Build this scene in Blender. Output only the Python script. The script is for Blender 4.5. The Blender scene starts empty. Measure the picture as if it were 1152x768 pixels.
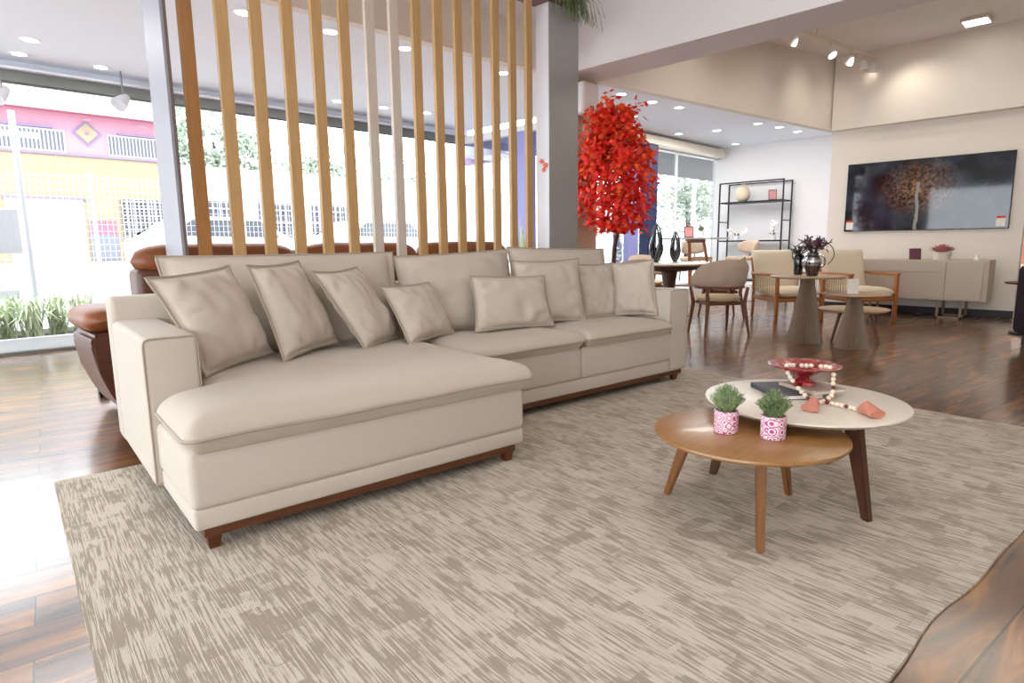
import bpy, bmesh, math, random
from mathutils import Vector, Matrix, noise
random.seed(7)
PI = math.pi
C = bpy.context.scene.collection
def R(d): return math.radians(d)

# ---------------------------------------------------------------- materials
def nn(nt, t, **kw):
    n = nt.nodes.new(t)
    for k, v in kw.items():
        if hasattr(n, k): setattr(n, k, v)
    return n
def mat(name, col, rough=.6, metal=0, spec=.5, bump=0, bscale=200, var=0, vscale=6, coat=0, sheen=0, emit=None, estr=0, trans=0, stretch=None):
    m = bpy.data.materials.new(name); m.use_nodes = True
    nt = m.node_tree; b = nt.nodes['Principled BSDF']
    b.inputs['Base Color'].default_value = (*col, 1); b.inputs['Roughness'].default_value = rough
    b.inputs['Metallic'].default_value = metal; b.inputs['Specular IOR Level'].default_value = spec
    b.inputs['Coat Weight'].default_value = coat; b.inputs['Coat Roughness'].default_value = .08
    b.inputs['Sheen Weight'].default_value = sheen; b.inputs['Transmission Weight'].default_value = trans
    if emit: b.inputs['Emission Color'].default_value = (*emit, 1); b.inputs['Emission Strength'].default_value = estr
    if bump or var:
        tc = nn(nt, 'ShaderNodeTexCoord'); src = tc.outputs['Object']
        if stretch:
            mp = nn(nt, 'ShaderNodeMapping'); mp.inputs['Scale'].default_value = stretch
            nt.links.new(src, mp.inputs['Vector']); src = mp.outputs['Vector']
    if var:
        n = nn(nt, 'ShaderNodeTexNoise'); n.inputs['Scale'].default_value = vscale; n.inputs['Detail'].default_value = 5
        nt.links.new(src, n.inputs['Vector'])
        mr = nn(nt, 'ShaderNodeMapRange'); mr.inputs['From Min'].default_value = .3; mr.inputs['From Max'].default_value = .7
        mr.inputs['To Min'].default_value = 1 - var; mr.inputs['To Max'].default_value = 1 + var
        nt.links.new(n.outputs['Fac'], mr.inputs['Value'])
        mx = nn(nt, 'ShaderNodeMix', data_type='RGBA', blend_type='MULTIPLY'); mx.inputs[0].default_value = 1
        mx.inputs[6].default_value = (*col, 1); nt.links.new(mr.outputs['Result'], mx.inputs[7])
        nt.links.new(mx.outputs[2], b.inputs['Base Color'])
    if bump:
        n2 = nn(nt, 'ShaderNodeTexNoise'); n2.inputs['Scale'].default_value = bscale; n2.inputs['Detail'].default_value = 3
        nt.links.new(src, n2.inputs['Vector'])
        bp = nn(nt, 'ShaderNodeBump'); bp.inputs['Strength'].default_value = bump; bp.inputs['Distance'].default_value = .004
        nt.links.new(n2.outputs['Fac'], bp.inputs['Height']); nt.links.new(bp.outputs['Normal'], b.inputs['Normal'])
    return m
def s2l(r, g, b):
    f = lambda c: (c/255/12.92 if c/255 <= .04045 else ((c/255+.055)/1.055)**2.4)
    return (f(r), f(g), f(b))

M = {}
M['linen'] = mat('linen', s2l(195, 184, 171), .9, bump=.3, bscale=420, var=.04, vscale=260, sheen=.15, spec=.2)
M['linen_cush'] = mat('linen_cushion', s2l(194, 182, 168), .9, bump=.3, bscale=420, var=.04, vscale=260, sheen=.15, spec=.2)
M['linen_pipe'] = mat('linen_piping', s2l(168, 155, 139), .9, sheen=.1, spec=.2)
M['redwood'] = mat('red_brown_wood', s2l(92, 50, 23), .4, var=.25, vscale=14, stretch=(.6, 8, 8))
M['slat'] = mat('oak_slat', s2l(192, 152, 100), .5, var=.10, vscale=9, stretch=(8, 8, .5))
M['slat_pale'] = mat('pale_slat', s2l(205, 192, 176), .5, var=.05, vscale=9, stretch=(8, 8, .5))
M['slat_dark'] = mat('dark_oak_slat', s2l(158, 108, 56), .5, var=.12, vscale=9, stretch=(8, 8, .5))
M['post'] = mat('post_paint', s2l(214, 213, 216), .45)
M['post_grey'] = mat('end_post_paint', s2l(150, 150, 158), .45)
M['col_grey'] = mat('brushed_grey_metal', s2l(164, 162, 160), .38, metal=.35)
M['brown_edge'] = mat('post_edge', s2l(110, 95, 85), .5)
M['leather'] = mat('tan_leather', s2l(126, 70, 32), .42, bump=.35, bscale=60, var=.18, vscale=7)
M['leather_dk'] = mat('brown_leather', s2l(82, 42, 22), .42, bump=.3, bscale=60, var=.15, vscale=7)
M['white'] = mat('white_paint', s2l(236, 234, 234), .7)
M['ceil'] = mat('ceiling_paint', s2l(234, 239, 247), .8)
M['warmwall'] = mat('warm_white_wall', s2l(230, 222, 211), .8, var=.015, vscale=2)
M['beam'] = mat('beam_paint', s2l(226, 220, 218), .8)
M['base_dark'] = mat('dark_baseboard', s2l(30, 26, 26), .5)
M['beige_col'] = mat('beige_column', s2l(212, 184, 160), .8)
M['grey_metal'] = mat('grey_aluminium', s2l(120, 124, 122), .4, metal=.6)
M['dkgrey'] = mat('dark_grey', (.012, .013, .014), .7)
M['white_metal'] = mat('white_metal', s2l(235, 235, 236), .35)
M['b_rail2'] = mat('pale_top', s2l(176, 178, 176), .4)
M['black_metal'] = mat('black_metal', s2l(25, 25, 28), .4, metal=.3)
M['navy'] = mat('navy_paint', s2l(26, 38, 80), .45)
M['lav'] = mat('lavender_paint', s2l(150, 155, 215), .5)
M['tabletop'] = mat('honey_wood', s2l(152, 108, 58), .32, var=.12, vscale=7, stretch=(1, 9, 9), coat=.15)
M['legwood'] = mat('leg_wood', s2l(124, 78, 38), .38, var=.2, vscale=10, stretch=(9, 9, .7), coat=.15)
M['legdark'] = mat('dark_leg_wood', s2l(74, 42, 24), .4, var=.25, vscale=10, stretch=(9, 9, .7))
M['offwhite'] = mat('off_white_lacquer', s2l(222, 212, 196), .35, coat=.1)
M['green'] = mat('grass_green', s2l(132, 152, 104), .6, var=.35, vscale=30)
M['soil'] = mat('soil', s2l(70, 52, 38), .9)
M['red_leaf'] = mat('red_leaf', s2l(236, 36, 22), .5, var=.25, vscale=9)
M['orange_leaf'] = mat('orange_leaf', s2l(240, 84, 28), .5, var=.2, vscale=9)
M['trunk'] = mat('dark_trunk', s2l(70, 36, 26), .7, var=.3, vscale=20)
M['coral'] = mat('coral_yarn', s2l(200, 132, 110), .85, bump=.5, bscale=160)
M['bead_w'] = mat('white_bead', s2l(236, 222, 200), .45)
M['bead_r'] = mat('maroon_bead', s2l(120, 40, 38), .4)
M['book_dk'] = mat('dark_book_cover', s2l(62, 66, 78), .45)
M['book_lt'] = mat('light_book_cover', s2l(190, 172, 156), .5)
M['paper'] = mat('paper', s2l(235, 230, 220), .8)
M['chairfab'] = mat('taupe_fabric', s2l(196, 176, 156), .9, bump=.2, bscale=300, spec=.2)
M['seatfab'] = mat('seat_fabric', s2l(204, 180, 148), .9, bump=.2, bscale=300, spec=.2)
M['chairwood'] = mat('walnut_wood', s2l(110, 66, 40), .4, var=.2, vscale=10, stretch=(9, 9, .8))
M['armwood'] = mat('amber_wood', s2l(164, 100, 48), .4, var=.2, vscale=10, stretch=(9, 9, .8))
M['cream'] = mat('cream_cushion', s2l(224, 210, 186), .9, bump=.15, bscale=300, spec=.2)
M['rope'] = mat('rope', s2l(190, 170, 140), .8)
M['flute'] = mat('fluted_taupe', s2l(140, 118, 98), .5, var=.12, vscale=10, stretch=(8, 8, .6))
M['tantop'] = mat('tan_top', s2l(190, 160, 126), .4, var=.08, vscale=6, stretch=(1, 6, 6))
M['console'] = mat('greige_lacquer', s2l(186, 172, 154), .45)
M['glassblack'] = mat('black_glass', s2l(16, 22, 32), .05, coat=.6)
M['chrome'] = mat('silver', s2l(190, 190, 195), .15, metal=1)
M['darkvase'] = mat('bronze_glaze', s2l(92, 80, 78), .2, metal=.7)
M['purple'] = mat('purple_petal', s2l(104, 56, 80), .6, var=.3, vscale=40)
M['dkgreen'] = mat('dark_green_leaf', s2l(44, 64, 44), .5)
M['vasecream'] = mat('cream_ceramic', s2l(214, 200, 172), .5, bump=.3, bscale=60)
M['petal'] = mat('white_petal', s2l(246, 240, 240), .6)
M['pink'] = mat('pink_petal', s2l(206, 140, 140), .6, var=.2, vscale=30)
M['purplechair'] = mat('aubergine_velvet', s2l(40, 28, 36), .9, spec=.1)
M['red'] = mat('red_card', s2l(206, 66, 54), .6)
M['coralp'] = mat('coral_paper', s2l(226, 150, 122), .7)
M['lens'] = mat('lamp_lens', (1, 1, 1), .5, emit=(1, .97, .92), estr=6)
M['lens_dim'] = mat('lamp_lens_soft', (1, 1, 1), .5, emit=(1, .97, .92), estr=2.5)
M['lens_warm'] = mat('warm_lamp_lens', (1, 1, 1), .5, emit=(1, .9, .75), estr=4)
# outside
M['pave'] = mat('pavement', (0.62, 0.62, 0.62), .8, var=.04, vscale=3)
M['road'] = mat('asphalt', (0.6, 0.6, 0.605), .85, var=.05, vscale=4)
M['b_yellow'] = mat('yellow_wall', (0.31, 0.235, 0.15), .8)
M['b_pink'] = mat('pink_wall', (0.47, 0.215, 0.275), .8)
M['b_white'] = mat('white_wall', (0.42, 0.42, 0.42), .8)
M['b_roof'] = mat('roof_tile', (0.5, 0.49, 0.48), .8, var=.08, vscale=6, stretch=(9, 1, 1))
M['b_trim'] = mat('violet_trim', (0.2, 0.155, 0.27), .7)
M['b_dark'] = mat('shaded_opening', (0.09, 0.095, 0.125), .6)
M['b_rail'] = mat('railing_paint', (0.5, 0.5, 0.52), .6)
M['b_red'] = mat('red_board', (0.42, 0.1, 0.15), .6)
M['b_blue'] = mat('blue_board', (0.16, 0.17, 0.32), .6)
M['b_green'] = mat('street_tree_leaf', (0.30, 0.36, 0.27), .7, var=.25, vscale=4)
M['lily'] = mat('lily_leaf', (0.52, 0.58, 0.38), .6, var=.3, vscale=12)
M['sign_grey'] = mat('sign_grey', (0.55, 0.555, 0.6), .6)
M['carwhite'] = mat('car_paint', (0.55, 0.55, 0.555), .3, coat=.5)
M['carpink'] = mat('car_paint_rose', (0.55, 0.46, 0.47), .3, coat=.5)
M['carglass'] = mat('car_glass', (0.08, 0.085, 0.1), .1)
M['tyre'] = mat('tyre', s2l(40, 40, 42), .8)

def glass_mat():
    m = bpy.data.materials.new('window_glass'); m.use_nodes = True; nt = m.node_tree; nt.nodes.clear()
    o = nn(nt, 'ShaderNodeOutputMaterial'); mx = nn(nt, 'ShaderNodeMixShader')
    t = nn(nt, 'ShaderNodeBsdfTransparent'); t.inputs[0].default_value = (.97, .98, .98, 1)
    g = nn(nt, 'ShaderNodeBsdfGlossy'); g.inputs['Roughness'].default_value = .01
    f = nn(nt, 'ShaderNodeFresnel'); f.inputs['IOR'].default_value = 1.45
    mu = nn(nt, 'ShaderNodeMath', operation='MULTIPLY'); mu.inputs[1].default_value = .6
    L = nt.links.new
    L(f.outputs[0], mu.inputs[0]); L(mu.outputs[0], mx.inputs[0]); L(t.outputs[0], mx.inputs[1]); L(g.outputs[0], mx.inputs[2]); L(mx.outputs[0], o.inputs[0])
    return m
M['glass'] = glass_mat()

def floor_mat():
    m = bpy.data.materials.new('plank_floor'); m.use_nodes = True; nt = m.node_tree; b = nt.nodes['Principled BSDF']; L = nt.links.new
    tc = nn(nt, 'ShaderNodeTexCoord'); mp = nn(nt, 'ShaderNodeMapping'); mp.inputs['Rotation'].default_value = (0, 0, R(8))
    L(tc.outputs['Object'], mp.inputs['Vector'])
    br = nn(nt, 'ShaderNodeTexBrick'); br.offset = .37; br.inputs['Scale'].default_value = 1
    br.inputs['Brick Width'].default_value = 1.25; br.inputs['Row Height'].default_value = .195; br.inputs['Mortar Size'].default_value = .0028
    br.inputs['Mortar Smooth'].default_value = .1; br.inputs['Bias'].default_value = 0
    br.inputs['Color1'].default_value = (0, 0, 0, 1); br.inputs['Color2'].default_value = (1, 1, 1, 1)
    br.inputs['Mortar'].default_value = (.5, .5, .5, 1)
    L(mp.outputs[0], br.inputs['Vector'])
    gm = nn(nt, 'ShaderNodeMapping'); gm.inputs['Scale'].default_value = (1.1, 7, 1); L(mp.outputs[0], gm.inputs['Vector'])
    ad = nn(nt, 'ShaderNodeVectorMath', operation='ADD'); L(gm.outputs[0], ad.inputs[0])
    sc = nn(nt, 'ShaderNodeVectorMath', operation='SCALE'); sc.inputs['Scale'].default_value = 9; L(br.outputs['Color'], sc.inputs[0]); L(sc.outputs[0], ad.inputs[1])
    n = nn(nt, 'ShaderNodeTexNoise'); n.inputs['Scale'].default_value = 1.6; n.inputs['Detail'].default_value = 6; n.inputs['Distortion'].default_value = 1.2
    L(ad.outputs[0], n.inputs['Vector'])
    cr = nn(nt, 'ShaderNodeValToRGB'); e = cr.color_ramp.elements
    e[0].position = .28; e[0].color = (*s2l(50, 29, 13), 1); e[1].position = .75; e[1].color = (*s2l(178, 119, 58), 1)
    x = cr.color_ramp.elements.new(.5); x.color = (*s2l(106, 66, 31), 1)
    L(n.outputs['Fac'], cr.inputs[0])
    mr = nn(nt, 'ShaderNodeMapRange'); mr.inputs['To Min'].default_value = .8; mr.inputs['To Max'].default_value = 1.2; L(br.outputs['Color'], mr.inputs['Value'])
    mx = nn(nt, 'ShaderNodeMix', data_type='RGBA', blend_type='MULTIPLY'); mx.inputs[0].default_value = 1
    L(cr.outputs[0], mx.inputs[6]); L(mr.outputs[0], mx.inputs[7])
    m2 = nn(nt, 'ShaderNodeMix', data_type='RGBA'); L(br.outputs['Fac'], m2.inputs[0]); L(mx.outputs[2], m2.inputs[6]); m2.inputs[7].default_value = (.012, .008, .006, 1)
    L(m2.outputs[2], b.inputs['Base Color'])
    b.inputs['Roughness'].default_value = .3; b.inputs['Specular IOR Level'].default_value = .2; b.inputs['Coat Weight'].default_value = 1; b.inputs['Coat IOR'].default_value = 1.6; b.inputs['Coat Roughness'].default_value = .16
    rr = nn(nt, 'ShaderNodeMapRange'); rr.inputs['To Min'].default_value = .22; rr.inputs['To Max'].default_value = .4; L(n.outputs['Fac'], rr.inputs['Value']); L(rr.outputs[0], b.inputs['Roughness'])
    bp = nn(nt, 'ShaderNodeBump', invert=True); bp.inputs['Strength'].default_value = .5; bp.inputs['Distance'].default_value = .003; L(br.outputs['Fac'], bp.inputs['Height'])
    L(bp.outputs[0], b.inputs['Normal']); L(bp.outputs[0], b.inputs['Coat Normal'])
    return m
M['floor'] = floor_mat()

def rug_mat():
    m = bpy.data.materials.new('woven_rug'); m.use_nodes = True; nt = m.node_tree; b = nt.nodes['Principled BSDF']; L = nt.links.new
    tc = nn(nt, 'ShaderNodeTexCoord')
    def nz(scale, sx, sy, det, dist=0):
        mp = nn(nt, 'ShaderNodeMapping'); mp.inputs['Scale'].default_value = (sx, sy, 1); L(tc.outputs['Object'], mp.inputs['Vector'])
        n = nn(nt, 'ShaderNodeTexNoise'); n.inputs['Scale'].default_value = scale; n.inputs['Detail'].default_value = det; n.inputs['Distortion'].default_value = dist
        L(mp.outputs[0], n.inputs['Vector']); return n.outputs['Fac']
    def math_(op, a, bb):
        x = nn(nt, 'ShaderNodeMath', operation=op)
        for i, v in enumerate((a, bb)):
            if isinstance(v, (int, float)): x.inputs[i].default_value = v
            else: L(v, x.inputs[i])
        return x.outputs[0]
    def vor(sx, sy):
        mp = nn(nt, 'ShaderNodeMapping'); mp.inputs['Scale'].default_value = (sx, sy, 1); L(tc.outputs['Object'], mp.inputs['Vector'])
        v = nn(nt, 'ShaderNodeTexVoronoi', distance='CHEBYCHEV'); v.inputs['Scale'].default_value = 1; L(mp.outputs[0], v.inputs['Vector'])
        s = nn(nt, 'ShaderNodeSeparateColor'); L(v.outputs['Color'], s.inputs[0]); return s.outputs[0]
    fine = nz(1, 115, 5, 2)            # thin threads running along the rug
    thin = nz(1, 230, 9, 1)
    big = nz(1.0, 2.6, 2.0, 3)
    def extreme(src, p, k):                # only the strongest cells become solid blocks
        c = math_('MULTIPLY', math_('SUBTRACT', src, .5), 2.0)
        return math_('MULTIPLY', math_('POWER', c, p), k)
    rag = math_('MULTIPLY', math_('SUBTRACT', nz(1, 40, 20, 1), .5), .16)
    v = math_('ADD', math_('MULTIPLY', fine, .75), math_('MULTIPLY', thin, .56))
    v = math_('ADD', v, math_('MULTIPLY', big, .16)); v = math_('ADD', v, rag)
    v = math_('ADD', v, extreme(vor(15, 8), 5, .10)); v = math_('ADD', v, extreme(vor(9, 15), 7, .11)); v = math_('ADD', v, extreme(vor(30, 9), 5, .09))
    mr = nn(nt, 'ShaderNodeMapRange'); mr.inputs['From Min'].default_value = .67; mr.inputs['From Max'].default_value = .79; L(v, mr.inputs['Value'])
    mx = nn(nt, 'ShaderNodeMix', data_type='RGBA'); L(mr.outputs[0], mx.inputs[0])
    mx.inputs[6].default_value = (*s2l(160, 149, 133), 1); mx.inputs[7].default_value = (*s2l(200, 190, 175), 1)
    L(mx.outputs[2], b.inputs['Base Color']); b.inputs['Roughness'].default_value = .95; b.inputs['Specular IOR Level'].default_value = .1
    bp = nn(nt, 'ShaderNodeBump'); bp.inputs['Strength'].default_value = .4; bp.inputs['Distance'].default_value = .003; L(mr.outputs[0], bp.inputs['Height']); L(bp.outputs[0], b.inputs['Normal'])
    return m
M['rug'] = rug_mat()

def pot_mat():
    m = bpy.data.materials.new('ring_print_pot'); m.use_nodes = True; nt = m.node_tree; b = nt.nodes['Principled BSDF']; L = nt.links.new
    tc = nn(nt, 'ShaderNodeTexCoord'); v = nn(nt, 'ShaderNodeTexVoronoi'); v.inputs['Scale'].default_value = 34; v.inputs['Randomness'].default_value = .3
    L(tc.outputs['Object'], v.inputs['Vector'])
    mu = nn(nt, 'ShaderNodeMath', operation='MULTIPLY'); mu.inputs[1].default_value = 4.6; L(v.outputs['Distance'], mu.inputs[0])
    fr = nn(nt, 'ShaderNodeMath', operation='FRACT'); L(mu.outputs[0], fr.inputs[0])
    gt = nn(nt, 'ShaderNodeMath', operation='GREATER_THAN'); gt.inputs[1].default_value = .6; L(fr.outputs[0], gt.inputs[0])
    mx = nn(nt, 'ShaderNodeMix', data_type='RGBA'); L(gt.outputs[0], mx.inputs[0]); mx.inputs[6].default_value = (*s2l(240, 226, 232), 1); mx.inputs[7].default_value = (*s2l(200, 76, 136), 1)
    L(mx.outputs[2], b.inputs['Base Color']); b.inputs['Roughness'].default_value = .35
    return m
M['pot'] = pot_mat()
def mosaic_mat():
    m = bpy.data.materials.new('red_mosaic'); m.use_nodes = True; nt = m.node_tree; b = nt.nodes['Principled BSDF']; L = nt.links.new
    tc = nn(nt, 'ShaderNodeTexCoord'); v = nn(nt, 'ShaderNodeTexVoronoi'); v.inputs['Scale'].default_value = 55; L(tc.outputs['Object'], v.inputs['Vector'])
    s = nn(nt, 'ShaderNodeSeparateColor'); L(v.outputs['Color'], s.inputs[0])
    cr = nn(nt, 'ShaderNodeValToRGB'); e = cr.color_ramp.elements; e[0].position = 0; e[0].color = (*s2l(92, 14, 24), 1); e[1].position = 1; e[1].color = (*s2l(222, 150, 140), 1)
    x = e.new(.5); x.color = (*s2l(160, 36, 44), 1); x = e.new(.82); x.color = (*s2l(190, 60, 58), 1)
    L(s.outputs[0], cr.inputs[0]); L(cr.outputs[0], b.inputs['Base Color']); b.inputs['Roughness'].default_value = .3; b.inputs['Coat Weight'].default_value = .15
    return m
M['mosaic'] = mosaic_mat()
def print_mat():
    m = bpy.data.materials.new('night_tree_print'); m.use_nodes = True; nt = m.node_tree; b = nt.nodes['Principled BSDF']; L = nt.links.new
    tc = nn(nt, 'ShaderNodeTexCoord'); sp = nn(nt, 'ShaderNodeSeparateXYZ'); L(tc.outputs['Object'], sp.inputs[0])
    def mth(op, a, c=None):
        x = nn(nt, 'ShaderNodeMath', operation=op)
        for i, v in enumerate((a, c)):
            if v is None: continue
            if isinstance(v, (int, float)): x.inputs[i].default_value = v
            else: L(v, x.inputs[i])
        return x.outputs[0]
    y = sp.outputs['Y']; z = sp.outputs['Z']       # panel spans y -1.03..1.03, z 0..1.03
    dy = mth('MULTIPLY', mth('SUBTRACT', y, 0.06), 1.75); dz = mth('MULTIPLY', mth('SUBTRACT', z, .62), 2.2)
    rr = mth('SQRT', mth('ADD', mth('MULTIPLY', dy, dy), mth('MULTIPLY', dz, dz)))
    crown = nn(nt, 'ShaderNodeMapRange'); crown.inputs['From Min'].default_value = 1.0; crown.inputs['From Max'].default_value = .1; L(rr, crown.inputs['Value'])
    n = nn(nt, 'ShaderNodeTexNoise'); n.inputs['Scale'].default_value = 20; n.inputs['Detail'].default_value = 9; n.inputs['Distortion'].default_value = .25; n.inputs['Roughness'].default_value = .7; L(tc.outputs['Object'], n.inputs['Vector'])
    tex = nn(nt, 'ShaderNodeMapRange'); tex.inputs['From Min'].default_value = .42; tex.inputs['From Max'].default_value = .66; L(n.outputs['Fac'], tex.inputs['Value'])
    fac = mth('MULTIPLY', crown.outputs[0], tex.outputs[0])
    n2 = nn(nt, 'ShaderNodeTexNoise'); n2.inputs['Scale'].default_value = 3; n2.inputs['Detail'].default_value = 6; L(tc.outputs['Object'], n2.inputs['Vector'])
    cr = nn(nt, 'ShaderNodeValToRGB'); e = cr.color_ramp.elements; e[0].position = .35; e[0].color = (*s2l(8, 11, 16), 1); e[1].position = .8; e[1].color = (*s2l(58, 72, 88), 1)
    L(n2.outputs['Fac'], cr.inputs[0])
    mx0 = nn(nt, 'ShaderNodeMix', data_type='RGBA'); L(fac, mx0.inputs[0]); L(cr.outputs[0], mx0.inputs[6]); mx0.inputs[7].default_value = (*s2l(184, 134, 98), 1)
    wob = mth('MULTIPLY', mth('SUBTRACT', n2.outputs['Fac'], .5), .12)
    ty = mth('ABSOLUTE', mth('ADD', mth('SUBTRACT', y, .06), wob))
    tk_ = mth('MULTIPLY', mth('LESS_THAN', ty, .022), mth('LESS_THAN', z, .7))
    mx = nn(nt, 'ShaderNodeMix', data_type='RGBA'); L(tk_, mx.inputs[0]); L(mx0.outputs[2], mx.inputs[6]); mx.inputs[7].default_value = (*s2l(150, 150, 150), 1)
    L(mx.outputs[2], b.inputs['Base Color']); b.inputs['Roughness'].default_value = .06; b.inputs['Coat Weight'].default_value = .3
    return m
M['print'] = print_mat()

# ---------------------------------------------------------------- mesh builder
class MB:
    def __init__(s): s.bm = bmesh.new()
    def box(s, c, d, bev=0, seg=2, rz=0, rot=None):
        mt = Matrix.Translation(c) @ (rot.to_4x4() if rot else Matrix.Rotation(rz, 4, 'Z')) @ Matrix.Diagonal((*d, 1))
        r = bmesh.ops.create_cube(s.bm, size=1, matrix=mt)
        if bev:
            ed = list({e for v in r['verts'] for e in v.link_edges})
            bmesh.ops.bevel(s.bm, geom=ed, offset=bev, segments=seg, affect='EDGES', profile=.5)
        return s
    def bb(s, x0, x1, y0, y1, z0, z1, bev=0, seg=2):
        return s.box(((x0+x1)/2, (y0+y1)/2, (z0+z1)/2), (abs(x1-x0), abs(y1-y0), abs(z1-z0)), bev, seg)
    def tube(s, pts, r, seg=8, closed=False, caps=True):
        pts = [Vector(p) for p in pts]; n = len(pts); rr = r if isinstance(r, (list, tuple)) else [r]*n
        rings = []; up = None
        for i, p in enumerate(pts):
            a = pts[i-1] if (i or closed) else p; b = pts[(i+1) % n] if (i < n-1 or closed) else p
            t = (b-a).normalized() if (b-a).length > 1e-9 else Vector((0, 0, 1))
            if up is None: up = Vector((0, 0, 1)) if abs(t.z) < .9 else Vector((1, 0, 0))
            x = t.cross(up)
            if x.length < 1e-6: x = t.orthogonal()
            x.normalize(); y = x.cross(t).normalized(); up = y
            rings.append([s.bm.verts.new(p + rr[i]*(math.cos(2*PI*k/seg)*x + math.sin(2*PI*k/seg)*y)) for k in range(seg)])
        m = n if closed else n-1
        for i in range(m):
            a, b = rings[i], rings[(i+1) % n]
            for k in range(seg):
                try: s.bm.faces.new((a[k], a[(k+1) % seg], b[(k+1) % seg], b[k]))
                except ValueError: pass
        if caps and not closed:
            for rg in (rings[0], rings[-1]):
                try: s.bm.faces.new(rg)
                except ValueError: pass
        return s
    def lathe(s, prof, c=(0, 0, 0), seg=32, flute=0, fn=0):
        rings = []
        for (r, z) in prof:
            if r < 1e-6: rings.append([s.bm.verts.new((c[0], c[1], c[2]+z))]); continue
            rg = []
            for k in range(seg):
                a = 2*PI*k/seg; q = r*(1 - (flute*abs(math.sin(a*fn/2)) if fn else 0))
                rg.append(s.bm.verts.new((c[0]+q*math.cos(a), c[1]+q*math.sin(a), c[2]+z)))
            rings.append(rg)
        for a, b in zip(rings, rings[1:]):
            for k in range(seg):
                k2 = (k+1) % seg
                f = [a[0] if len(a) == 1 else a[k]]
                if len(a) > 1: f.append(a[k2])
                if len(b) > 1: f += [b[k2], b[k]]
                else: f.append(b[0])
                if len(f) >= 3: s.bm.faces.new(f)
        return s
    def ball(s, c, r, sub=2, sc=(1, 1, 1)):
        bmesh.ops.create_icosphere(s.bm, subdivisions=sub, radius=1, matrix=Matrix.Translation(c) @ Matrix.Diagonal((r*sc[0], r*sc[1], r*sc[2], 1)))
        return s
    def prism(s, poly, y0, y1, bev=0):      # poly in xz
        a = [s.bm.verts.new((x, y0, z)) for x, z in poly]; b = [s.bm.verts.new((x, y1, z)) for x, z in poly]
        fs = [s.bm.faces.new(a), s.bm.faces.new(b[::-1])]
        for i in range(len(poly)):
            j = (i+1) % len(poly); fs.append(s.bm.faces.new((a[i], b[i], b[j], a[j])))
        if bev:
            ed = list({e for f in fs for e in f.edges}); bmesh.ops.bevel(s.bm, geom=ed, offset=bev, segments=2, affect='EDGES')
        return s
    def poly(s, pts):
        try: s.bm.faces.new([s.bm.verts.new(p) for p in pts])
        except ValueError: pass
        return s
    def grid(s, fn, nu, nv, closeu=False):
        g = [[s.bm.verts.new(fn(i/nu, j/nv)) for j in range(nv+1)] for i in range(nu if closeu else nu+1)]
        for i in range(nu):
            for j in range(nv):
                a, b = g[i], g[(i+1) % len(g)] if closeu else g[i+1]
                s.bm.faces.new((a[j], b[j], b[j+1], a[j+1]))
        return s
    def build(s, name, m, parent=None, smooth=40, weld=0, recenter=None, subd=0):
        bm = s.bm
        if weld: bmesh.ops.remove_doubles(bm, verts=bm.verts, dist=weld)
        bmesh.ops.recalc_face_normals(bm, faces=bm.faces)
        loc = None
        if recenter is None: recenter = parent is None
        if recenter:
            xs = [v.co for v in bm.verts]
            loc = Vector(((min(v.x for v in xs)+max(v.x for v in xs))/2, (min(v.y for v in xs)+max(v.y for v in xs))/2, min(v.z for v in xs)))
            bmesh.ops.translate(bm, verts=bm.verts, vec=-loc)
        me = bpy.data.meshes.new(name); bm.to_mesh(me); bm.free()
        if smooth:
            for p in me.polygons: p.use_smooth = True
            me.set_sharp_from_angle(angle=R(smooth))
        me.materials.append(M[m] if isinstance(m, str) else m)
        o = bpy.data.objects.new(name, me); C.objects.link(o)
        if loc is not None: o.location = loc
        if parent: o.parent = parent
        if subd:
            md = o.modifiers.new('sub', 'SUBSURF'); md.levels = md.render_levels = subd
        return o
def tag(o, label=None, cat=None, group=None, kind=None):
    if label: o['label'] = label
    if cat: o['category'] = cat
    if group: o['group'] = group
    if kind: o['kind'] = kind
    return o
def thing(name, label, cat, loc=(0, 0, 0), rz=0, group=None):
    o = bpy.data.objects.new(name, None); C.objects.link(o); o.location = loc; o.rotation_euler = (0, 0, rz); o.empty_display_size = .1
    return tag(o, label, cat, group)
def struct(name, mb, m, label=None, smooth=0):
    return tag(mb.build(name, m, smooth=smooth), label, kind='structure')
def dup(root, label, loc=None, rz=None):
    r = root.copy(); C.objects.link(r); r['label'] = label
    if loc: r.location = loc
    if rz is not None: r.rotation_euler = (0, 0, rz)
    for ch in list(root.children):
        c = ch.copy(); C.objects.link(c); c.parent = r
        for g in list(ch.children):
            d = g.copy(); C.objects.link(d); d.parent = c
    return r
def lerp(a, b, t): return a+(b-a)*t

# ---------------------------------------------------------------- the room
struct('floor', MB().bb(-4.1, 13, -3.6, 8.36, -.1, 0), 'floor', 'glossy brown wooden plank floor')
struct('ceiling', MB().bb(-4.1, 13, -3.6, 4.2, 3.9, 4.0).bb(-4.1, 13, 4.2, 5.3, 3.9, 4.0), 'white', 'high off-white ceiling over the sofa and lounge')
struct('ceiling_low', MB().poly([(-4.1, 5.18, 3.034), (5, 5.0, 3.034), (6.3, 4.71, 3.034), (10.9, 3.58, 3.034), (12.8, 3.58, 3.034), (12.8, 6.5, 3.034), (7.25, 6.5, 3.034), (7.25, 8.5, 3.034), (-4.1, 8.5, 3.034)])
       .bb(-4.1, 13, 4.5, 8.5, 3.5, 3.6), 'ceil', 'white lowered ceiling along the shop windows')
bk = MB()
P = [(-4.1, 5.15, 3.03), (5.0, 4.97, 3.03), (6.3, 4.68, 3.0), (10.9, 3.55, 2.817), (13, 3.04, 2.75)]
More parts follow.
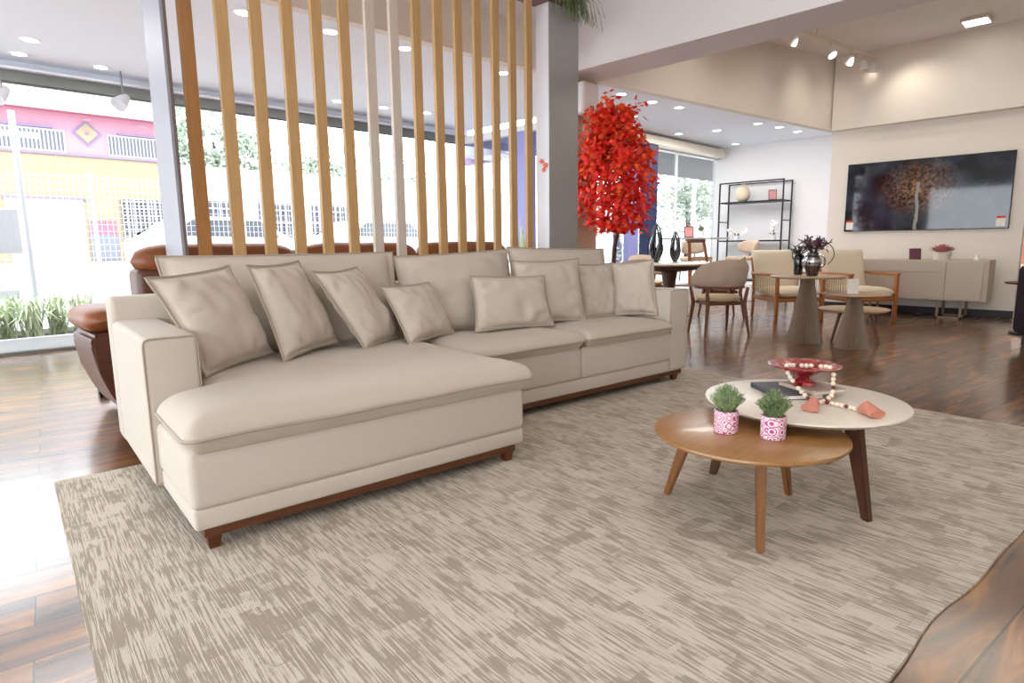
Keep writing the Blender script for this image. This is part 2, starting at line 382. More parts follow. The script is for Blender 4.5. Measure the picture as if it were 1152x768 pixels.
for a, b in zip(P, P[1:]):
    t = Vector((0, .1, 0))
    A, B = Vector(a), Vector(b); A2, B2 = A.copy(), B.copy(); A2.z = B2.z = 3.95
    bk.poly([A, B, B2, A2]); bk.poly([A+t, A2+t, B2+t, B+t]); bk.poly([A, A+t, B+t, B])
struct('trim_bulkhead', bk, 'warmwall', 'deep bulkhead between the high and low ceiling')
struct('beam', MB().bb(5.64, 6.2, -3.6, 4.72, 3.0, 3.95), 'beam', 'broad white ceiling beam')
struct('column', MB().bb(5.66, 6.2, 4.72, 5.2, 0, 3.02), 'beige_col', 'beige structural column behind the red tree')
struct('wall_right', MB().bb(10.9, 11.1, 1.08, 3.58, 0, 3.95), 'warmwall', 'off-white wall with the dark picture')
struct('trim_soffit', MB().bb(10.74, 10.9, -3.6, 3.56, 2.81, 3.95), 'warmwall', 'bulkhead above the picture wall')
struct('baseboard_right', MB().bb(10.875, 10.9, 1.08, 3.58, 0, .1, .004), 'base_dark', 'dark baseboard under the console')
struct('wall_far_right', MB().bb(12.6, 12.8, 3.4, 6.5, 0, 3.5), 'white', 'white wall behind the shelf unit')
struct('wall_return', MB().bb(11.1, 12.6, 3.38, 3.58, 0, 3.95), 'white', 'short return wall beside the white wall')
struct('wall_side_room', MB().bb(11.9, 12.1, -3.6, 1.5, 0, 3.95), 'white', 'white wall beyond the picture wall')
struct('wall_back', MB().bb(-4.1, 13, -3.8, -3.6, 0, 4.0), 'warmwall', 'back wall of the shop')
struct('wall_left', MB().bb(-4.3, -4.1, -3.6, 8.4, 0, .3).bb(-4.3, -4.1, -3.6, 8.4, 2.8, 4).bb(-4.3, -4.1, -3.6, -3.2, .3, 2.8), 'white', 'left side wall with a wide shop window')
# front glazing
struct('window_1', MB().bb(-4.1, 7.2, 8.36, 8.372, .03, 2.82), 'glass', 'large frameless front shop window')
struct('window_2', MB().bb(7.2, 7.212, 6.45, 8.36, .03, 2.82), 'glass', 'return pane of the shop front')
struct('window_3', MB().bb(7.2, 12.6, 6.44, 6.452, .03, 2.82), 'glass', 'shop window beside the shelf unit')
tr = MB().bb(-4.1, 7.25, 8.28, 8.42, 2.815, 2.925, .005).bb(-4.1, 7.25, 8.33, 8.36, 2.80, 2.82).bb(-4.1, 7.25, 8.33, 8.40, 0, .03)
struct('trim_1', tr, 'grey_metal', 'dark grey header rail over the front window')
struct('trim_2', MB().bb(-4.1, 7.3, 8.36, 8.5, 2.92, 3.5).bb(-4.1, 7.22, 8.2, 8.36, 2.925, 2.945), 'ceil', 'white lintel above the front window')
struct('trim_3', MB().bb(7.14, 7.28, 6.4, 8.36, 2.815, 2.925).bb(7.17, 7.24, 6.4, 8.36, 0, .03), 'white_metal', 'white header rail of the return pane')
struct('trim_4', MB().bb(7.2, 12.6, 6.38, 6.5, 2.8, 3.5).bb(7.2, 12.6, 6.42, 6.48, 0, .03), 'white_metal', 'white lintel over the window by the shelf')
struct('trim_5', MB().bb(-.6, -.56, 8.35, 8.39, .03, 2.82).bb(4.9, 4.925, 8.355, 8.38, .03, 2.82).bb(11.0, 11.03, 6.43, 6.47, .03, 2.82).bb(2.36, 2.5, 8.3, 8.42, 2.81, 2.93), 'white_metal', 'slim joints between the window panes')
struct('column_navy', MB().bb(9.66, 9.95, 6.2, 6.38, 0, 2.83), 'navy', 'dark blue column beside the window')
struct('column_lavender', MB().bb(9.17, 9.44, 6.25, 6.38, 0, 3.03), 'lav', 'pale lavender column behind the red tree')
struct('column_violet', MB().bb(7.06, 7.3, 6.75, 6.95, 0, 2.82), 'lav', 'pale violet column at the return window')
b = MB()
for k in range(3): b.bb(9.0, 12.5, 6.22-.03*k, 6.36, 2.99-.055*(k+1), 2.99-.055*k, .006)
tag(b.build('roman_blind', 'offwhite', smooth=0), 'folded cream fabric blind above the window by the shelf', 'blind')

# ---------------------------------------------------------------- slat screen
scr = thing('slat_screen', 'wooden slat room divider of vertical strips between two grey posts', 'room divider', (3.1, 4.18, 0))
def loc_box(x0, x1, y0, y1, z0, z1, bev=0): return MB().bb(x0-3.1, x1-3.1, y0-4.18, y1-4.18, z0, z1, bev)
for i in range(15):
    x = 1.355 + .2118*i
    m = 'slat_dark' if i == 0 else ('slat_pale' if i in (6, 7) else 'slat')  # two middle slats get a paler base colour
    s = loc_box(x, x+.078, 4.1, 4.135, .02, 3.36, .003).build('slat', m, scr, smooth=0)
    if i == 0: s['label'] = 'darker brown slat beside the white end post'
    if i in (6, 7): s['label'] = 'pale slat'
loc_box(1.255, 1.272, 4.1, 4.42, 0, 3.4, .002).build('end_post', 'post_grey', scr, smooth=0)
loc_box(1.272, 1.29, 4.1, 4.42, 0, 3.4, .002).build('end_post_edge', 'brown_edge', scr, smooth=0)
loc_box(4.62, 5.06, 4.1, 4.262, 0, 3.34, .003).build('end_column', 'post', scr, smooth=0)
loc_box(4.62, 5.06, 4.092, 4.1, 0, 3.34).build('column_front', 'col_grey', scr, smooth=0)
loc_box(1.29, 4.62, 4.08, 4.28, 3.34, 3.42).build('top_rail', 'chairwood', scr, smooth=0)
loc_box(1.29, 4.62, 4.1, 4.14, 0, .04).build('bottom_rail', 'slat', scr, smooth=0)
lf = MB()
for (u, z, r) in ((-.035, 1.86, .035), (.02, 1.9, .03), (-.01, 1.82, .028)):
    pts = []
    for k in range(10):
        a = 2*PI*k/10; q = r*(1 if k % 2 == 0 else .5); pts.append((4.606, 4.17+u+q*math.cos(a), z+q*math.sin(a)))
    lf.poly(pts); lf.poly([(4.612, y, zz) for _, y, zz in pts][::-1])
tag(lf.build('leaf_sprig', 'orange_leaf', smooth=0), 'small orange leaf sprig stuck on the white side of the grey column', 'leaf')
# trailing plant on the column top
tp = thing('trailing_plant', 'trailing plant spilling over the top of the grey column', 'plant', (4.88, 4.18, 3.342))
MB().bb(-.18, .22, -.06, .07, 0, .12, .01).build('planter_box', 'brown_edge', tp)
g = MB()
for k in range(90):
    a = random.uniform(-.15, .26); y = random.uniform(-.05, .05); dx = random.uniform(-.16, .2); L_ = random.uniform(.12, .32)
    p = [Vector((a, y, .12)), Vector((a+dx*.4, y-.09, .2)), Vector((a+dx*.8, y-.17, .1)), Vector((a+dx, y-.2, .1-L_*.8))]
    for i in range(3):
        w = .011*(1-i*.3); d = Vector((w, .004, 0)); w2 = .011*(1-(i+1)*.33); d2 = Vector((w2, .004, 0)); g.poly([p[i]-d, p[i]+d, p[i+1]+d2, p[i+1]-d2])
g.build('foliage', 'green', tp)

# ---------------------------------------------------------------- rug
SO = Vector((.679, 2.266, 0)); SA = R(-5.644)
SM = Matrix.Translation(SO) @ Matrix.Rotation(SA, 4, 'Z')
def S(x, y, z): return SM @ Vector((x, y, z))
RX0, RX1, RY0, RY1 = -.385, 4.06, -1.84, 1.24
def rugtop(u, v):
    x = lerp(RX0, RX1, u); y = lerp(RY0, RY1, v)
    if v == 0: y += .012*math.sin(u*19)+.006*math.sin(u*47)
    z = .006
    if v < .06: z += .004*(1+math.sin(u*38))*(1-v/.06)
    return (x, y, z)
g = MB().grid(rugtop, 80, 50)
ring = [rugtop(k/80, 0) for k in range(81)]
for a, b_ in zip(ring, ring[1:]): g.poly([a, b_, (b_[0], b_[1], 0), (a[0], a[1], 0)])
for (x, y, x2, y2) in ((RX0, RY0, RX0, RY1), (RX0, RY1, RX1, RY1), (RX1, RY1, RX1, RY0)): g.poly([(x, y, .006), (x2, y2, .006), (x2, y2, 0), (x, y, 0)])
rug = tag(g.build('rug', 'rug', smooth=0, recenter=False), 'large flat woven rug in streaked beige and taupe under the sofa', 'rug')
rug.location = SO; rug.rotation_euler = (0, 0, SA)

# ---------------------------------------------------------------- sectional sofa
sofa = thing('sectional_sofa', 'large beige linen chaise sectional sofa on a red-brown wooden plinth', 'sofa', SO, SA)
Z0 = .006
def rbox(x0, x1, y0, y1, z0, z1, bev=.02, seg=3): return MB().bb(x0, x1, y0, y1, z0, z1, bev, seg)
# wood plinth and feet
rbox(.0, 1.47, .015, 1.5, .055, .092, .003, 1).build('chaise_plinth', 'redwood', sofa)
rbox(1.47, 3.69, .585, 1.5, .055, .092, .003, 1).build('seat_plinth', 'redwood', sofa)
def foot(x, y):
    b = MB(); c = .026; t = .018
    v0 = [(x-t, y-t), (x+t, y-t), (x+t, y+t), (x-t, y+t)]; v1 = [(x-c, y-c), (x+c, y-c), (x+c, y+c), (x-c, y+c)]
    A = [b.bm.verts.new((p[0], p[1], Z0)) for p in v0]; B = [b.bm.verts.new((p[0], p[1], .058)) for p in v1]
    b.bm.faces.new(A[::-1]); b.bm.faces.new(B)
    for i in range(4): b.bm.faces.new((A[i], A[(i+1) % 4], B[(i+1) % 4], B[i]))
    b.build('foot', 'redwood', sofa, smooth=0)
for p in ((.035, .045), (1.435, .045), (3.64, .625), (3.64, 1.44), (.035, 1.44), (1.6, .625)): foot(*p)
# upholstered base
rbox(-.03, 1.515, 0, 1.4, .092, .172, .014).build('chaise_base_band', 'linen', sofa)
rbox(-.035, 1.52, -.006, 1.4, .168, .378, .03, 4).build('chaise_base', 'linen', sofa)
rbox(1.5, 3.715, .57, 1.4, .092, .186, .014).build('seat_base_band', 'linen', sofa)
rbox(1.50, 2.517, .56, 1.4, .182, .40, .025, 4).build('seat_base', 'linen', sofa)
rbox(2.517, 3.525, .56, 1.4, .182, .40, .025, 4).build('seat_base', 'linen', sofa)
# arms and back frame
def arm(x0, x1, name):
    a = rbox(x0, x1, .565, 1.52, .092, .738, .028, 4).build(name, 'linen', sofa)
    p = MB(); o = .004; y = .568
    r = .028; pts = [(x0+.006, y, .10), (x0+.006, y, .70), (x0+.012, y, .723), (x0+.03, y, .732), (x1-.03, y, .732), (x1-.012, y, .723), (x1-.006, y, .70), (x1-.006, y, .10)]
    p.tube(pts, .0035, 6).build('seam_piping', 'linen_pipe', a)
arm(-.06, .16, 'armrest'); arm(3.5, 3.73, 'armrest')
rbox(-.065, 3.735, 1.40, 1.58, .092, .858, .03, 4).build('back_frame', 'linen', sofa)
# seat cushions
def seat(name, xl, x1, y0, y1, zs, up, dn, bulge=.012):
    def d_edge(x, y, xL): return max(0, min(x-xL, x1-x, y-y0, y1-y))
    def P_(u, v, sgn):
        cu = u; cv = v
        y = lerp(y0, y1, cv); xL = xl(y) if callable(xl) else xl
        x = lerp(xL, x1, cu)
        d = min(d_edge(x, y, xL)/(.17 if sgn > 0 else .05), 1); prof = (1-(1-d)**3.0)**.55 if sgn > 0 else (1-(1-d)**2.6)**.5
        z = zs + sgn*(up if sgn > 0 else dn)*prof
        if sgn > 0: z += .012*noise.noise(Vector((x*2.2, y*2.2, 3.1)))*prof + .004*noise.noise(Vector((x*7, y*7, 1.1)))*prof
        zz = .006*noise.noise(Vector((x*3, y*3, 0)))*(1-prof)
        if sgn < 0:
            pull = .028*min(1, prof*1.3); x += pull*(1 if cu < .5 else -1)*(abs(cu-.5)*2)**6; y += pull*(1 if cv < .5 else -1)*(abs(cv-.5)*2)**6
        rc = .05                      # rounded plan corners
        for sx_, cx in ((-1, xL+rc), (1, x1-rc)):
            for sy_, cy in ((-1, y0+rc), (1, y1-rc)):
                ax, ay = (x-cx)*sx_, (y-cy)*sy_
                if ax > 0 and ay > 0:
                    m_ = max(ax, ay); k_ = m_/math.hypot(ax, ay); x = cx+sx_*ax*k_; y = cy+sy_*ay*k_
        return (x, y, z+zz)
    def warp(t): return .5-.5*math.cos(PI*t)
    b = MB(); N = 44
    b.grid(lambda u, v: P_(warp(u), warp(v), 1), N, N); b.grid(lambda u, v: P_(warp(u), warp(v), -1), N, N)
    o = b.build(name, 'linen_cush', sofa, smooth=180, weld=.0005)
    rim = [P_(warp(k/N), 0, 1) for k in range(N)] + [P_(1, warp(k/N), 1) for k in range(N)] + [P_(warp(1-k/N), 1, 1) for k in range(N)] + [P_(0, warp(1-k/N), 1) for k in range(N)]
    MB().tube(rim, .0075, 6, closed=True).build('seam_piping', 'linen_pipe', o)
    return o
def chx(y):
    t = min(max((y-.47)/.075, 0), 1); t = t*t*(3-2*t); return lerp(-.045, .165, t)
seat('chaise_cushion', chx, 1.57, -.04, 1.22, .438, .082, .068)
seat('seat_cushion', 1.58, 2.535, .525, 1.22, .452, .066, .06)
seat('seat_cushion', 2.54, 3.50, .525, 1.22, .452, .066, .06)
# cushions with four given corners (top-left, top-right, bottom-right, bottom-left)
def pillow(c, T, sag=.05, seed=0, N=26, wr=.006, back=.7, fl=.95):
    c = [Vector(p) for p in c]; n = ((c[1]-c[0])+(c[2]-c[3])).cross((c[3]-c[0])+(c[2]-c[1])).normalized()
    if n.y > 0: n = -n
    def base(u, v):
        a = u*2-1; b = v*2-1
        a2 = a*(1-sag*(1-b*b)); b2 = b*(1-sag*(1-a*a)); uu, vv = a2*.5+.5, b2*.5+.5
        return c[0]*(1-uu)*(1-vv)+c[1]*uu*(1-vv)+c[2]*uu*vv+c[3]*(1-uu)*vv
    def P_(u, v, s_):
        a = u*2-1; b = v*2-1
        af, bf = min(1, abs(a)/fl), min(1, abs(b)/fl)
        t = max(0, (1-af*af)*(1-bf*bf))**.42*.62 + .38*max(0, (1-af**5)*(1-bf**5))**.5
        if abs(a) >= .999 or abs(b) >= .999: t = 0
        elif af == 1 or bf == 1: t = .002/T
        p = base(u, v)
        w = noise.noise(Vector((u*3.2+seed*7.3, v*3.2, seed)))*wr*1.6 + noise.noise(Vector((u*8+seed, v*5, seed*3.1)))*wr
        cr = math.sin((a*b*3+seed)*6)*wr*.9*abs(a*b)**.5 + noise.noise(Vector((a*2+seed, b*9, seed*2)))*wr*1.3*abs(a)**2 + noise.noise(Vector((a*9, b*2, seed*4)))*wr*1.3*abs(b)**2
        return p + n*(T*t*(1 if s_ > 0 else -back) + (w+cr)*min(1, t*1.6))
    return P_, base
def add_pillow(c, T, name, m, parent, sag=.05, seed=0, wr=.006, back=.7, mtx=None):
    P_, base = pillow(c, T, sag, seed, wr=wr, back=back)
    wp = lambda t: .5-.5*math.cos(PI*t)
    f = (lambda p: mtx @ p) if mtx else (lambda p: p)
    N = 40; b = MB()
    b.grid(lambda u, v: f(P_(wp(u), wp(v), 1)), N, N); b.grid(lambda u, v: f(P_(wp(u), wp(v), -1)), N, N)
    cen = sum((Vector(p) for p in c), Vector())/4
    rim = [base(k/N, 0) for k in range(N)]+[base(1, k/N) for k in range(N)]+[base(1-k/N, 1) for k in range(N)]+[base(0, 1-k/N) for k in range(N)]
    rim = [f(p+(p-cen).normalized()*(.004+.003*noise.noise(p*14))) for p in rim]
    if parent is None:
        o = b.build(name, m, None, smooth=180, weld=.0003)
        q = MB().tube([p-o.location for p in rim], .0062, 6, closed=True).build('edge_piping', 'linen_pipe', o)
    else:
        o = b.build(name, m, parent, smooth=180, weld=.0003)
        MB().tube(rim, .0062, 6, closed=True).build('edge_piping', 'linen_pipe', o)
    return o
add_pillow([(.155, 1.32, 1.06), (1.515, 1.32, 1.058), (1.50, 1.17, .50), (.18, 1.17, .50)], .12, 'back_cushion', 'linen_cush', sofa, .025, 1, .008, .5)
add_pillow([(1.525, 1.32, 1.03), (2.475, 1.32, 1.06), (2.47, 1.16, .50), (1.53, 1.16, .50)], .13, 'back_cushion', 'linen_cush', sofa, .03, 2, .008, .5)
add_pillow([(2.485, 1.32, 1.078), (3.49, 1.27, 1.05), (3.48, 1.14, .50), (2.49, 1.16, .50)], .12, 'back_cushion', 'linen_cush', sofa, .03, 3, .008, .5)
# loose throw pillows
PL = [
 ([(.035, .9, .969), (.444, 1.1, 1.006), (.61, 1.0, .545), (.209, .72, .52)], .10, 'large beige throw pillow leaning on the left arm of the sofa'),
 ([(.508, 1.0, 1.009), (.849, 1.2, 1.02), (1.006, 1.08, .55), (.613, .85, .518)], .095, 'beige throw pillow second from the left on the chaise'),
 ([(.855, 1.02, .963), (1.205, 1.2, .972), (1.403, 1.08, .53), (1.088, .88, .51)], .095, 'beige throw pillow third from the left, just before the smaller pillow'),
 ([(1.283, 1.05, .858), (1.679, 1.15, .859), (1.807, 1.05, .526), (1.371, .88, .515)], .085, 'smaller tilted beige throw pillow at the inner corner of the chaise'),
 ([(1.957, 1.06, .89), (2.559, .985, .872), (2.555, .88, .522), (1.922, .96, .53)], .08, 'oblong beige lumbar pillow lying lowest on the middle seat'),
 ([(2.369, 1.12, .98), (2.975, 1.05, .985), (2.943, .93, .512), (2.362, 1.02, .54)], .08, 'square beige throw pillow directly behind the oblong lumbar pillow'),
 ([(3.03, 1.15, .937), (3.4, 1.08, .938), (3.395, .98, .505), (3.0, 1.02, .515)], .06, 'narrow-looking beige throw pillow second from the right arm'),
 ([(3.335, 1.02, .933), (3.505, .75, .967), (3.49, .68, .535), (3.32, .97, .525)], .06, 'beige throw pillow propped against the right arm of the sofa'),
]
for i, (c, T, lab) in enumerate(PL):
    o = add_pillow(c, T, 'throw_pillow', 'linen_cush', None, .065, i+5, .009, .6, SM)
    tag(o, lab, 'pillow', 'throw pillows on the sectional sofa')

# ---------------------------------------------------------------- coffee tables
def leg3(b, foot_, top_, w0, w1, d0, d1):
    f, t = Vector(foot_), Vector(top_)
    rad = Vector((t.x-f.x, t.y-f.y, 0)).normalized(); tan = Vector((-rad.y, rad.x, 0))
    A = [b.bm.verts.new(f+rad*a*d0/2+tan*c*w0/2) for a, c in ((-1, -1), (1, -1), (1, 1), (-1, 1))]
    B = [b.bm.verts.new(t+rad*a*d1/2+tan*c*w1/2) for a, c in ((-1, -1), (1, -1), (1, 1), (-1, 1))]
    fs = [b.bm.faces.new(A[::-1]), b.bm.faces.new(B)]
    for i in range(4): fs.append(b.bm.faces.new((A[i], A[(i+1) % 4], B[(i+1) % 4], B[i])))
    bmesh.ops.bevel(b.bm, geom=list({e for q in fs for e in q.edges}), offset=.005, segments=2, affect='EDGES')
    return b
ct = thing('coffee_table', 'round low coffee table with a honey-brown wooden top and wooden legs', 'coffee table', (2.31, 1.0, Z0))
wr_ = .362; zt = .362-Z0
MB().lathe([(0, zt-.026), (wr_-.03, zt-.026), (wr_-.006, zt-.018), (wr_, zt-.01), (wr_-.002, zt-.002), (wr_-.008, zt), (0, zt)], seg=72).build('tabletop', 'tabletop', ct, smooth=30)
for fx, fy in ((2.059, .828), (2.287, 1.341), (2.64, .952)):
    v = Vector((fx-2.31, fy-1.0, 0)); v2 = v.normalized()*.235
    leg3(MB(), (v.x, v.y, 0), (v2.x, v2.y, zt-.02), .026, .034, .028, .055).build('leg', 'legwood', ct)
wt = thing('coffee_table', 'round off-white coffee table on dark wooden legs, partly over the honey-brown one', 'coffee table', (2.735, .95, Z0))
wr2 = .408; z2 = .418-Z0
MB().lathe([(0, z2-.03), (wr2-.05, z2-.03), (wr2-.012, z2-.014), (wr2, z2-.006), (wr2-.002, z2-.001), (wr2-.006, z2), (0, z2)], seg=80).build('tabletop', 'offwhite', wt, smooth=30)
for fx, fy, tp_ in ((2.595, .633, .25), (3.165, .968, .3), (2.649, 1.309, .29)):
    v = Vector((fx-2.735, fy-.95, 0)); v2 = v.normalized()*tp_
    leg3(MB(), (v.x, v.y, 0), (v2.x, v2.y, z2-.024), .03, .04, .036, .075).build('leg', 'legdark', wt)
# potted plants on the wooden table
def potted(loc, label, seed, r=.045, h=.088):
    rnd = random.Random(seed)
    t = thing('potted_plant', label, 'plant', loc, rnd.random()*6, 'ring-print plant pots on the coffee table')
    MB().lathe([(0, 0), (r*.95, 0), (r, .004), (r*1.02, h), (r*.9, h), (r*.88, h-.012), (0, h-.012)], seg=40).build('pot', 'pot', t, smooth=30)
    MB().lathe([(0, h-.006), (r*.87, h-.011), (r*.87, h-.02)], seg=24).build('soil', 'soil', t)
    g = MB()
    for k in range(330):
        a = rnd.random()*2*PI; el = rnd.random()**.8; q = rnd.uniform(.15, 1)
        top = Vector((math.cos(a)*el*.068, math.sin(a)*el*.068, h+.03+.062*(1-el*el*.9)*q+.008))
        root = Vector((math.cos(a)*el*.022, math.sin(a)*el*.022, h-.01)); mid = root.lerp(top, .6)+Vector((0, 0, .008))
        g.tube([root, mid, top], [.0012, .0012, .0009], 3, caps=False)
        for j in range(7):
            p = root.lerp(mid, .5).lerp(top, j/6)
            d = Vector((rnd.uniform(-1, 1), rnd.uniform(-1, 1), rnd.uniform(.2, 1.3))).normalized()*rnd.uniform(.012, .02)
            w = d.orthogonal().normalized()*.0016
            g.poly([p-w, p+w, p+d])
    g.build('foliage', 'green', t, smooth=0)
potted((2.238, 1.06, .363), 'small green plant in a pink ring-print pot, the one farther from the white top', 1)
potted((2.285, .895, .363), 'small green plant in a pink ring-print pot, the one beside the coral tassels', 2)
# books, bowl, garland on the white table
def book(loc, rz, w, d, h, m, label):
    t = thing('book', label, 'book', loc, rz, 'books on the white coffee table')
    MB().bb(-w/2, w/2, -d/2, d/2, 0, .003, .001, 1).bb(-w/2, w/2, -d/2, d/2, h-.003, h, .001, 1).bb(-w/2-.001, -w/2+.003, -d/2, d/2, 0, h, .001, 1).build('cover', m, t, smooth=0)
    MB().bb(-w/2+.003, w/2-.005, -d/2+.004, d/2-.004, .003, h-.003).build('pages', 'paper', t, smooth=0)
ZT = .4185
book((2.80, 1.05, ZT), R(-40), .20, .27, .022, 'book_dk', 'larger dark grey book lying under the red bowl')
book((2.862, .96, ZT+.0225), R(-28), .17, .22, .016, 'book_lt', 'slim tan book on top of the dark grey book')
BW = Vector((2.853, .995, ZT+.039))
bw = thing('pedestal_bowl', 'red mosaic pedestal bowl with a wide flared rim on the books', 'bowl', BW)
MB().lathe([(0, .002), (.05, 0), (.056, .006), (.05, .014), (.03, .024), (.024, .034), (.03, .044), (.05, .05)], seg=40).build('foot', 'mosaic', bw)
MB().lathe([(0, .046), (.045, .048), (.075, .062), (.105, .078), (.15, .088), (.153, .092), (.148, .094), (.1, .085), (.06, .066), (0, .06)], seg=56).build('bowl', 'mosaic', bw, smooth=60)
gl = thing('bead_garland', 'garland of white and maroon wooden beads with coral tassels on the white table', 'garland', (2.735, .9, ZT))
def curve(pts, n):
    P_ = [Vector(p) for p in pts]; out = []
    L_ = [0]
    def cm(a, b, c, d, t): return .5*((2*b)+(-a+c)*t+(2*a-5*b+4*c-d)*t*t+(-a+3*b-3*c+d)*t**3)
    dense = []
    for i in range(len(P_)-1):
        a = P_[max(i-1, 0)]; b = P_[i]; c = P_[i+1]; d = P_[min(i+2, len(P_)-1)]
        for k in range(20): dense.append(cm(a, b, c, d, k/20))
    dense.append(P_[-1])
    tot = sum((q-p).length for p, q in zip(dense, dense[1:])); step = tot/n; acc = 0; out = [dense[0]]
    for p, q in zip(dense, dense[1:]):
        l = (q-p).length
        while l > 0 and acc+l >= step:
            p = p.lerp(q, (step-acc)/l); l = (q-p).length; out.append(p.copy()); acc = 0
        acc += l
    return out
O = Vector((2.735, .9, ZT))
Bp = BW
spts = [(2.66, .71, ZT+.011), (2.69, .77, ZT+.010), (2.70, .83, ZT+.010), (2.70, .90, ZT+.011), (2.715, .945, ZT+.03), (2.722, 1.0, ZT+.085), (2.735, 1.03, ZT+.135), (2.80, 1.00, ZT+.132), (2.84, .93, ZT+.132), (2.832, .87, ZT+.13), (2.805, .855, ZT+.075), (2.77, .845, ZT+.03), (2.73, .86, ZT+.011), (2.665, .86, ZT+.011), (2.625, .87, ZT+.011), (2.605, .85, ZT+.011)]
cp = curve(spts, 46)
MB().tube([p-O for p in cp], .0015, 5).build('string', 'coral', gl)
for i, p in enumerate(cp[1:-1]):
    m = 'bead_r' if i % 4 == 2 else 'bead_w'
    MB().ball(p-O, .0105 if m == 'bead_w' else .0085, 2).build('bead', m, gl)
def tassel(p, d, L_, w):
    g = MB(); d = Vector(d).normalized(); s_ = Vector((-d.y, d.x, 0)); p = Vector(p)
    def f(u, v):
        a = u*2*PI; q = lerp(.006, w, v**.8)*(1+.06*math.sin(a*14)); hh = lerp(.012, .036, min(1, v*2.5))*(1-.6*v)
        c = p+d*L_*v; z = max(.0005-(p.z-O.z-.009)*0, 0)
        return c + s_*math.cos(a)*q + Vector((0, 0, hh*(math.sin(a)*1.0)+ (hh-.011)))-O
    g.grid(f, 56, 10, closeu=True); g.poly([f(k/56, 1) for k in range(56)]); g.poly([f(k/56, 0) for k in range(56)])
    g.build('tassel', 'coral', gl, smooth=30)
tassel((2.66, .71, ZT+.013), (-.55, -.95, 0), .095, .036); tassel((2.605, .85, ZT+.013), (-1, .05, 0), .07, .034)

# ---------------------------------------------------------------- leather recliner behind the screen
rc = thing('recliner_sofa', 'tan brown leather recliner sofa facing the shop window behind the slats', 'sofa', (.79, 4.42, 0))
def rl(b, name, m='leather', sm=180, par=None): return b.build(name, m, par or rc, smooth=sm)
for i in range(3):
    x0 = .29+1.135*i; x1 = x0+1.125
    def roll(u, v, x0=x0, x1=x1, i=i):
        a = u*2*PI; e = (1-abs(v*2-1)**6)**.5 if 0 < v < 1 else 0
        r = .115*e*(1+.05*noise.noise(Vector((u*4, v*5, i))))
        return Vector((lerp(x0, x1, v), .16+1.0*r*math.cos(a), 1.02+r*math.sin(a)*1.0))
    h = MB().grid(roll, 24, 30, closeu=True); rl(h, 'headrest')
    rl(MB().bb(x0+.01, x1-.01, .06, .30, .2, .98, .05, 4), 'back_panel', 'leather_dk', 40)
    rl(MB().bb(x0+.01, x1-.01, .28, 1.0, .25, .5, .06, 4), 'seat_cushion', 'leather', 40)
for k, x in enumerate((0.02, 3.72)):
    # bowed arm side: rear outline extruded towards the window
    o = [(x+.155, .045), (x+.09, .16), (x+.035, .32), (x+.005, .5), (x+.02, .56), (x+.06, .575), (x+.28, .575), (x+.28, .045)]
    if k: o = [(x+x+.28-a, z) for a, z in o]
    a_ = MB().prism(o, .15, .72, .018); ao = rl(a_, 'armrest', 'leather_dk', 50)
    def pad(u, v, x=x):
        a = u*2*PI; e = (1-abs(v*2-1)**5)**.5 if 0 < v < 1 else 0
        c, s_ = math.cos(a), math.sin(a)
        q = abs(c)**.7*(1 if c > 0 else -1); t = abs(s_)**.8*(1 if s_ > 0 else -1)
        return Vector((x+.14+.165*q*(.4+.6*e), lerp(.12, .76, v), .655+.085*t*e))
    pd = MB().grid(pad, 28, 24, closeu=True); pd.poly([pad(k_/28, 0) for k_ in range(28)]); pd.poly([pad(k_/28, 1) for k_ in range(28)])
    rl(pd, 'arm_pad', 'leather', 180, ao)
rl(MB().bb(.3, 3.7, .2, 1.0, .05, .25, .02), 'base', 'leather_dk', 40)
for x in (.22, 3.8):
    for y in (.25, 1.0): rl(MB().bb(x-.03, x+.03, y-.03, y+.03, 0, .06), 'foot', 'black_metal', 0)

# ---------------------------------------------------------------- red maple
mt = thing('artificial_maple_tree', 'artificial maple tree with bright red and orange leaves behind the sofa', 'tree', (5.82, 4.17, 0))
MB().lathe([(0, 0), (.15, 0), (.19, .3), (.17, .3), (.16, .26), (0, .26)], seg=32).build('pot', 'offwhite', mt)
tk = [Vector((.0, 0, .26)), Vector((.03, .02, .5)), Vector((-.02, 0, .8)), Vector((.0, .0, 1.05)), Vector((.045, -.02, 1.25)), Vector((.02, 0, 1.5)), Vector((0, .02, 1.8)), Vector((.03, 0, 2.1)), Vector((0, 0, 2.45))]
tb = MB().tube(tk, [.026, .024, .024, .023, .022, .02, .016, .012, .005], 9)
tips = []
rnd = random.Random(3)
def crownr(z):
    t = min(max((z-1.2)/1.42, 0), 1)
    return .11+.365*(math.sin(PI*t**.72)**.75 if t < .36 else (1-((t-.36)/.66)**1.7)*1.0)*(1 if t < .97 else .6)
for k in range(46):
    z = rnd.uniform(1.3, 2.5); a = rnd.random()*2*PI
    rmax = crownr(z)*.95
    o = Vector((.02, 0, z-.12)); e = Vector((math.cos(a)*rmax, math.sin(a)*rmax, z+rnd.uniform(-.05, .14)))
    m_ = o.lerp(e, .5)+Vector((0, 0, .05)); tb.tube([o, m_, e], [.007, .005, .002], 5)
    for j in range(7): tips.append(o.lerp(m_, .6).lerp(e, j/6))
tb.build('trunk', 'trunk', mt)
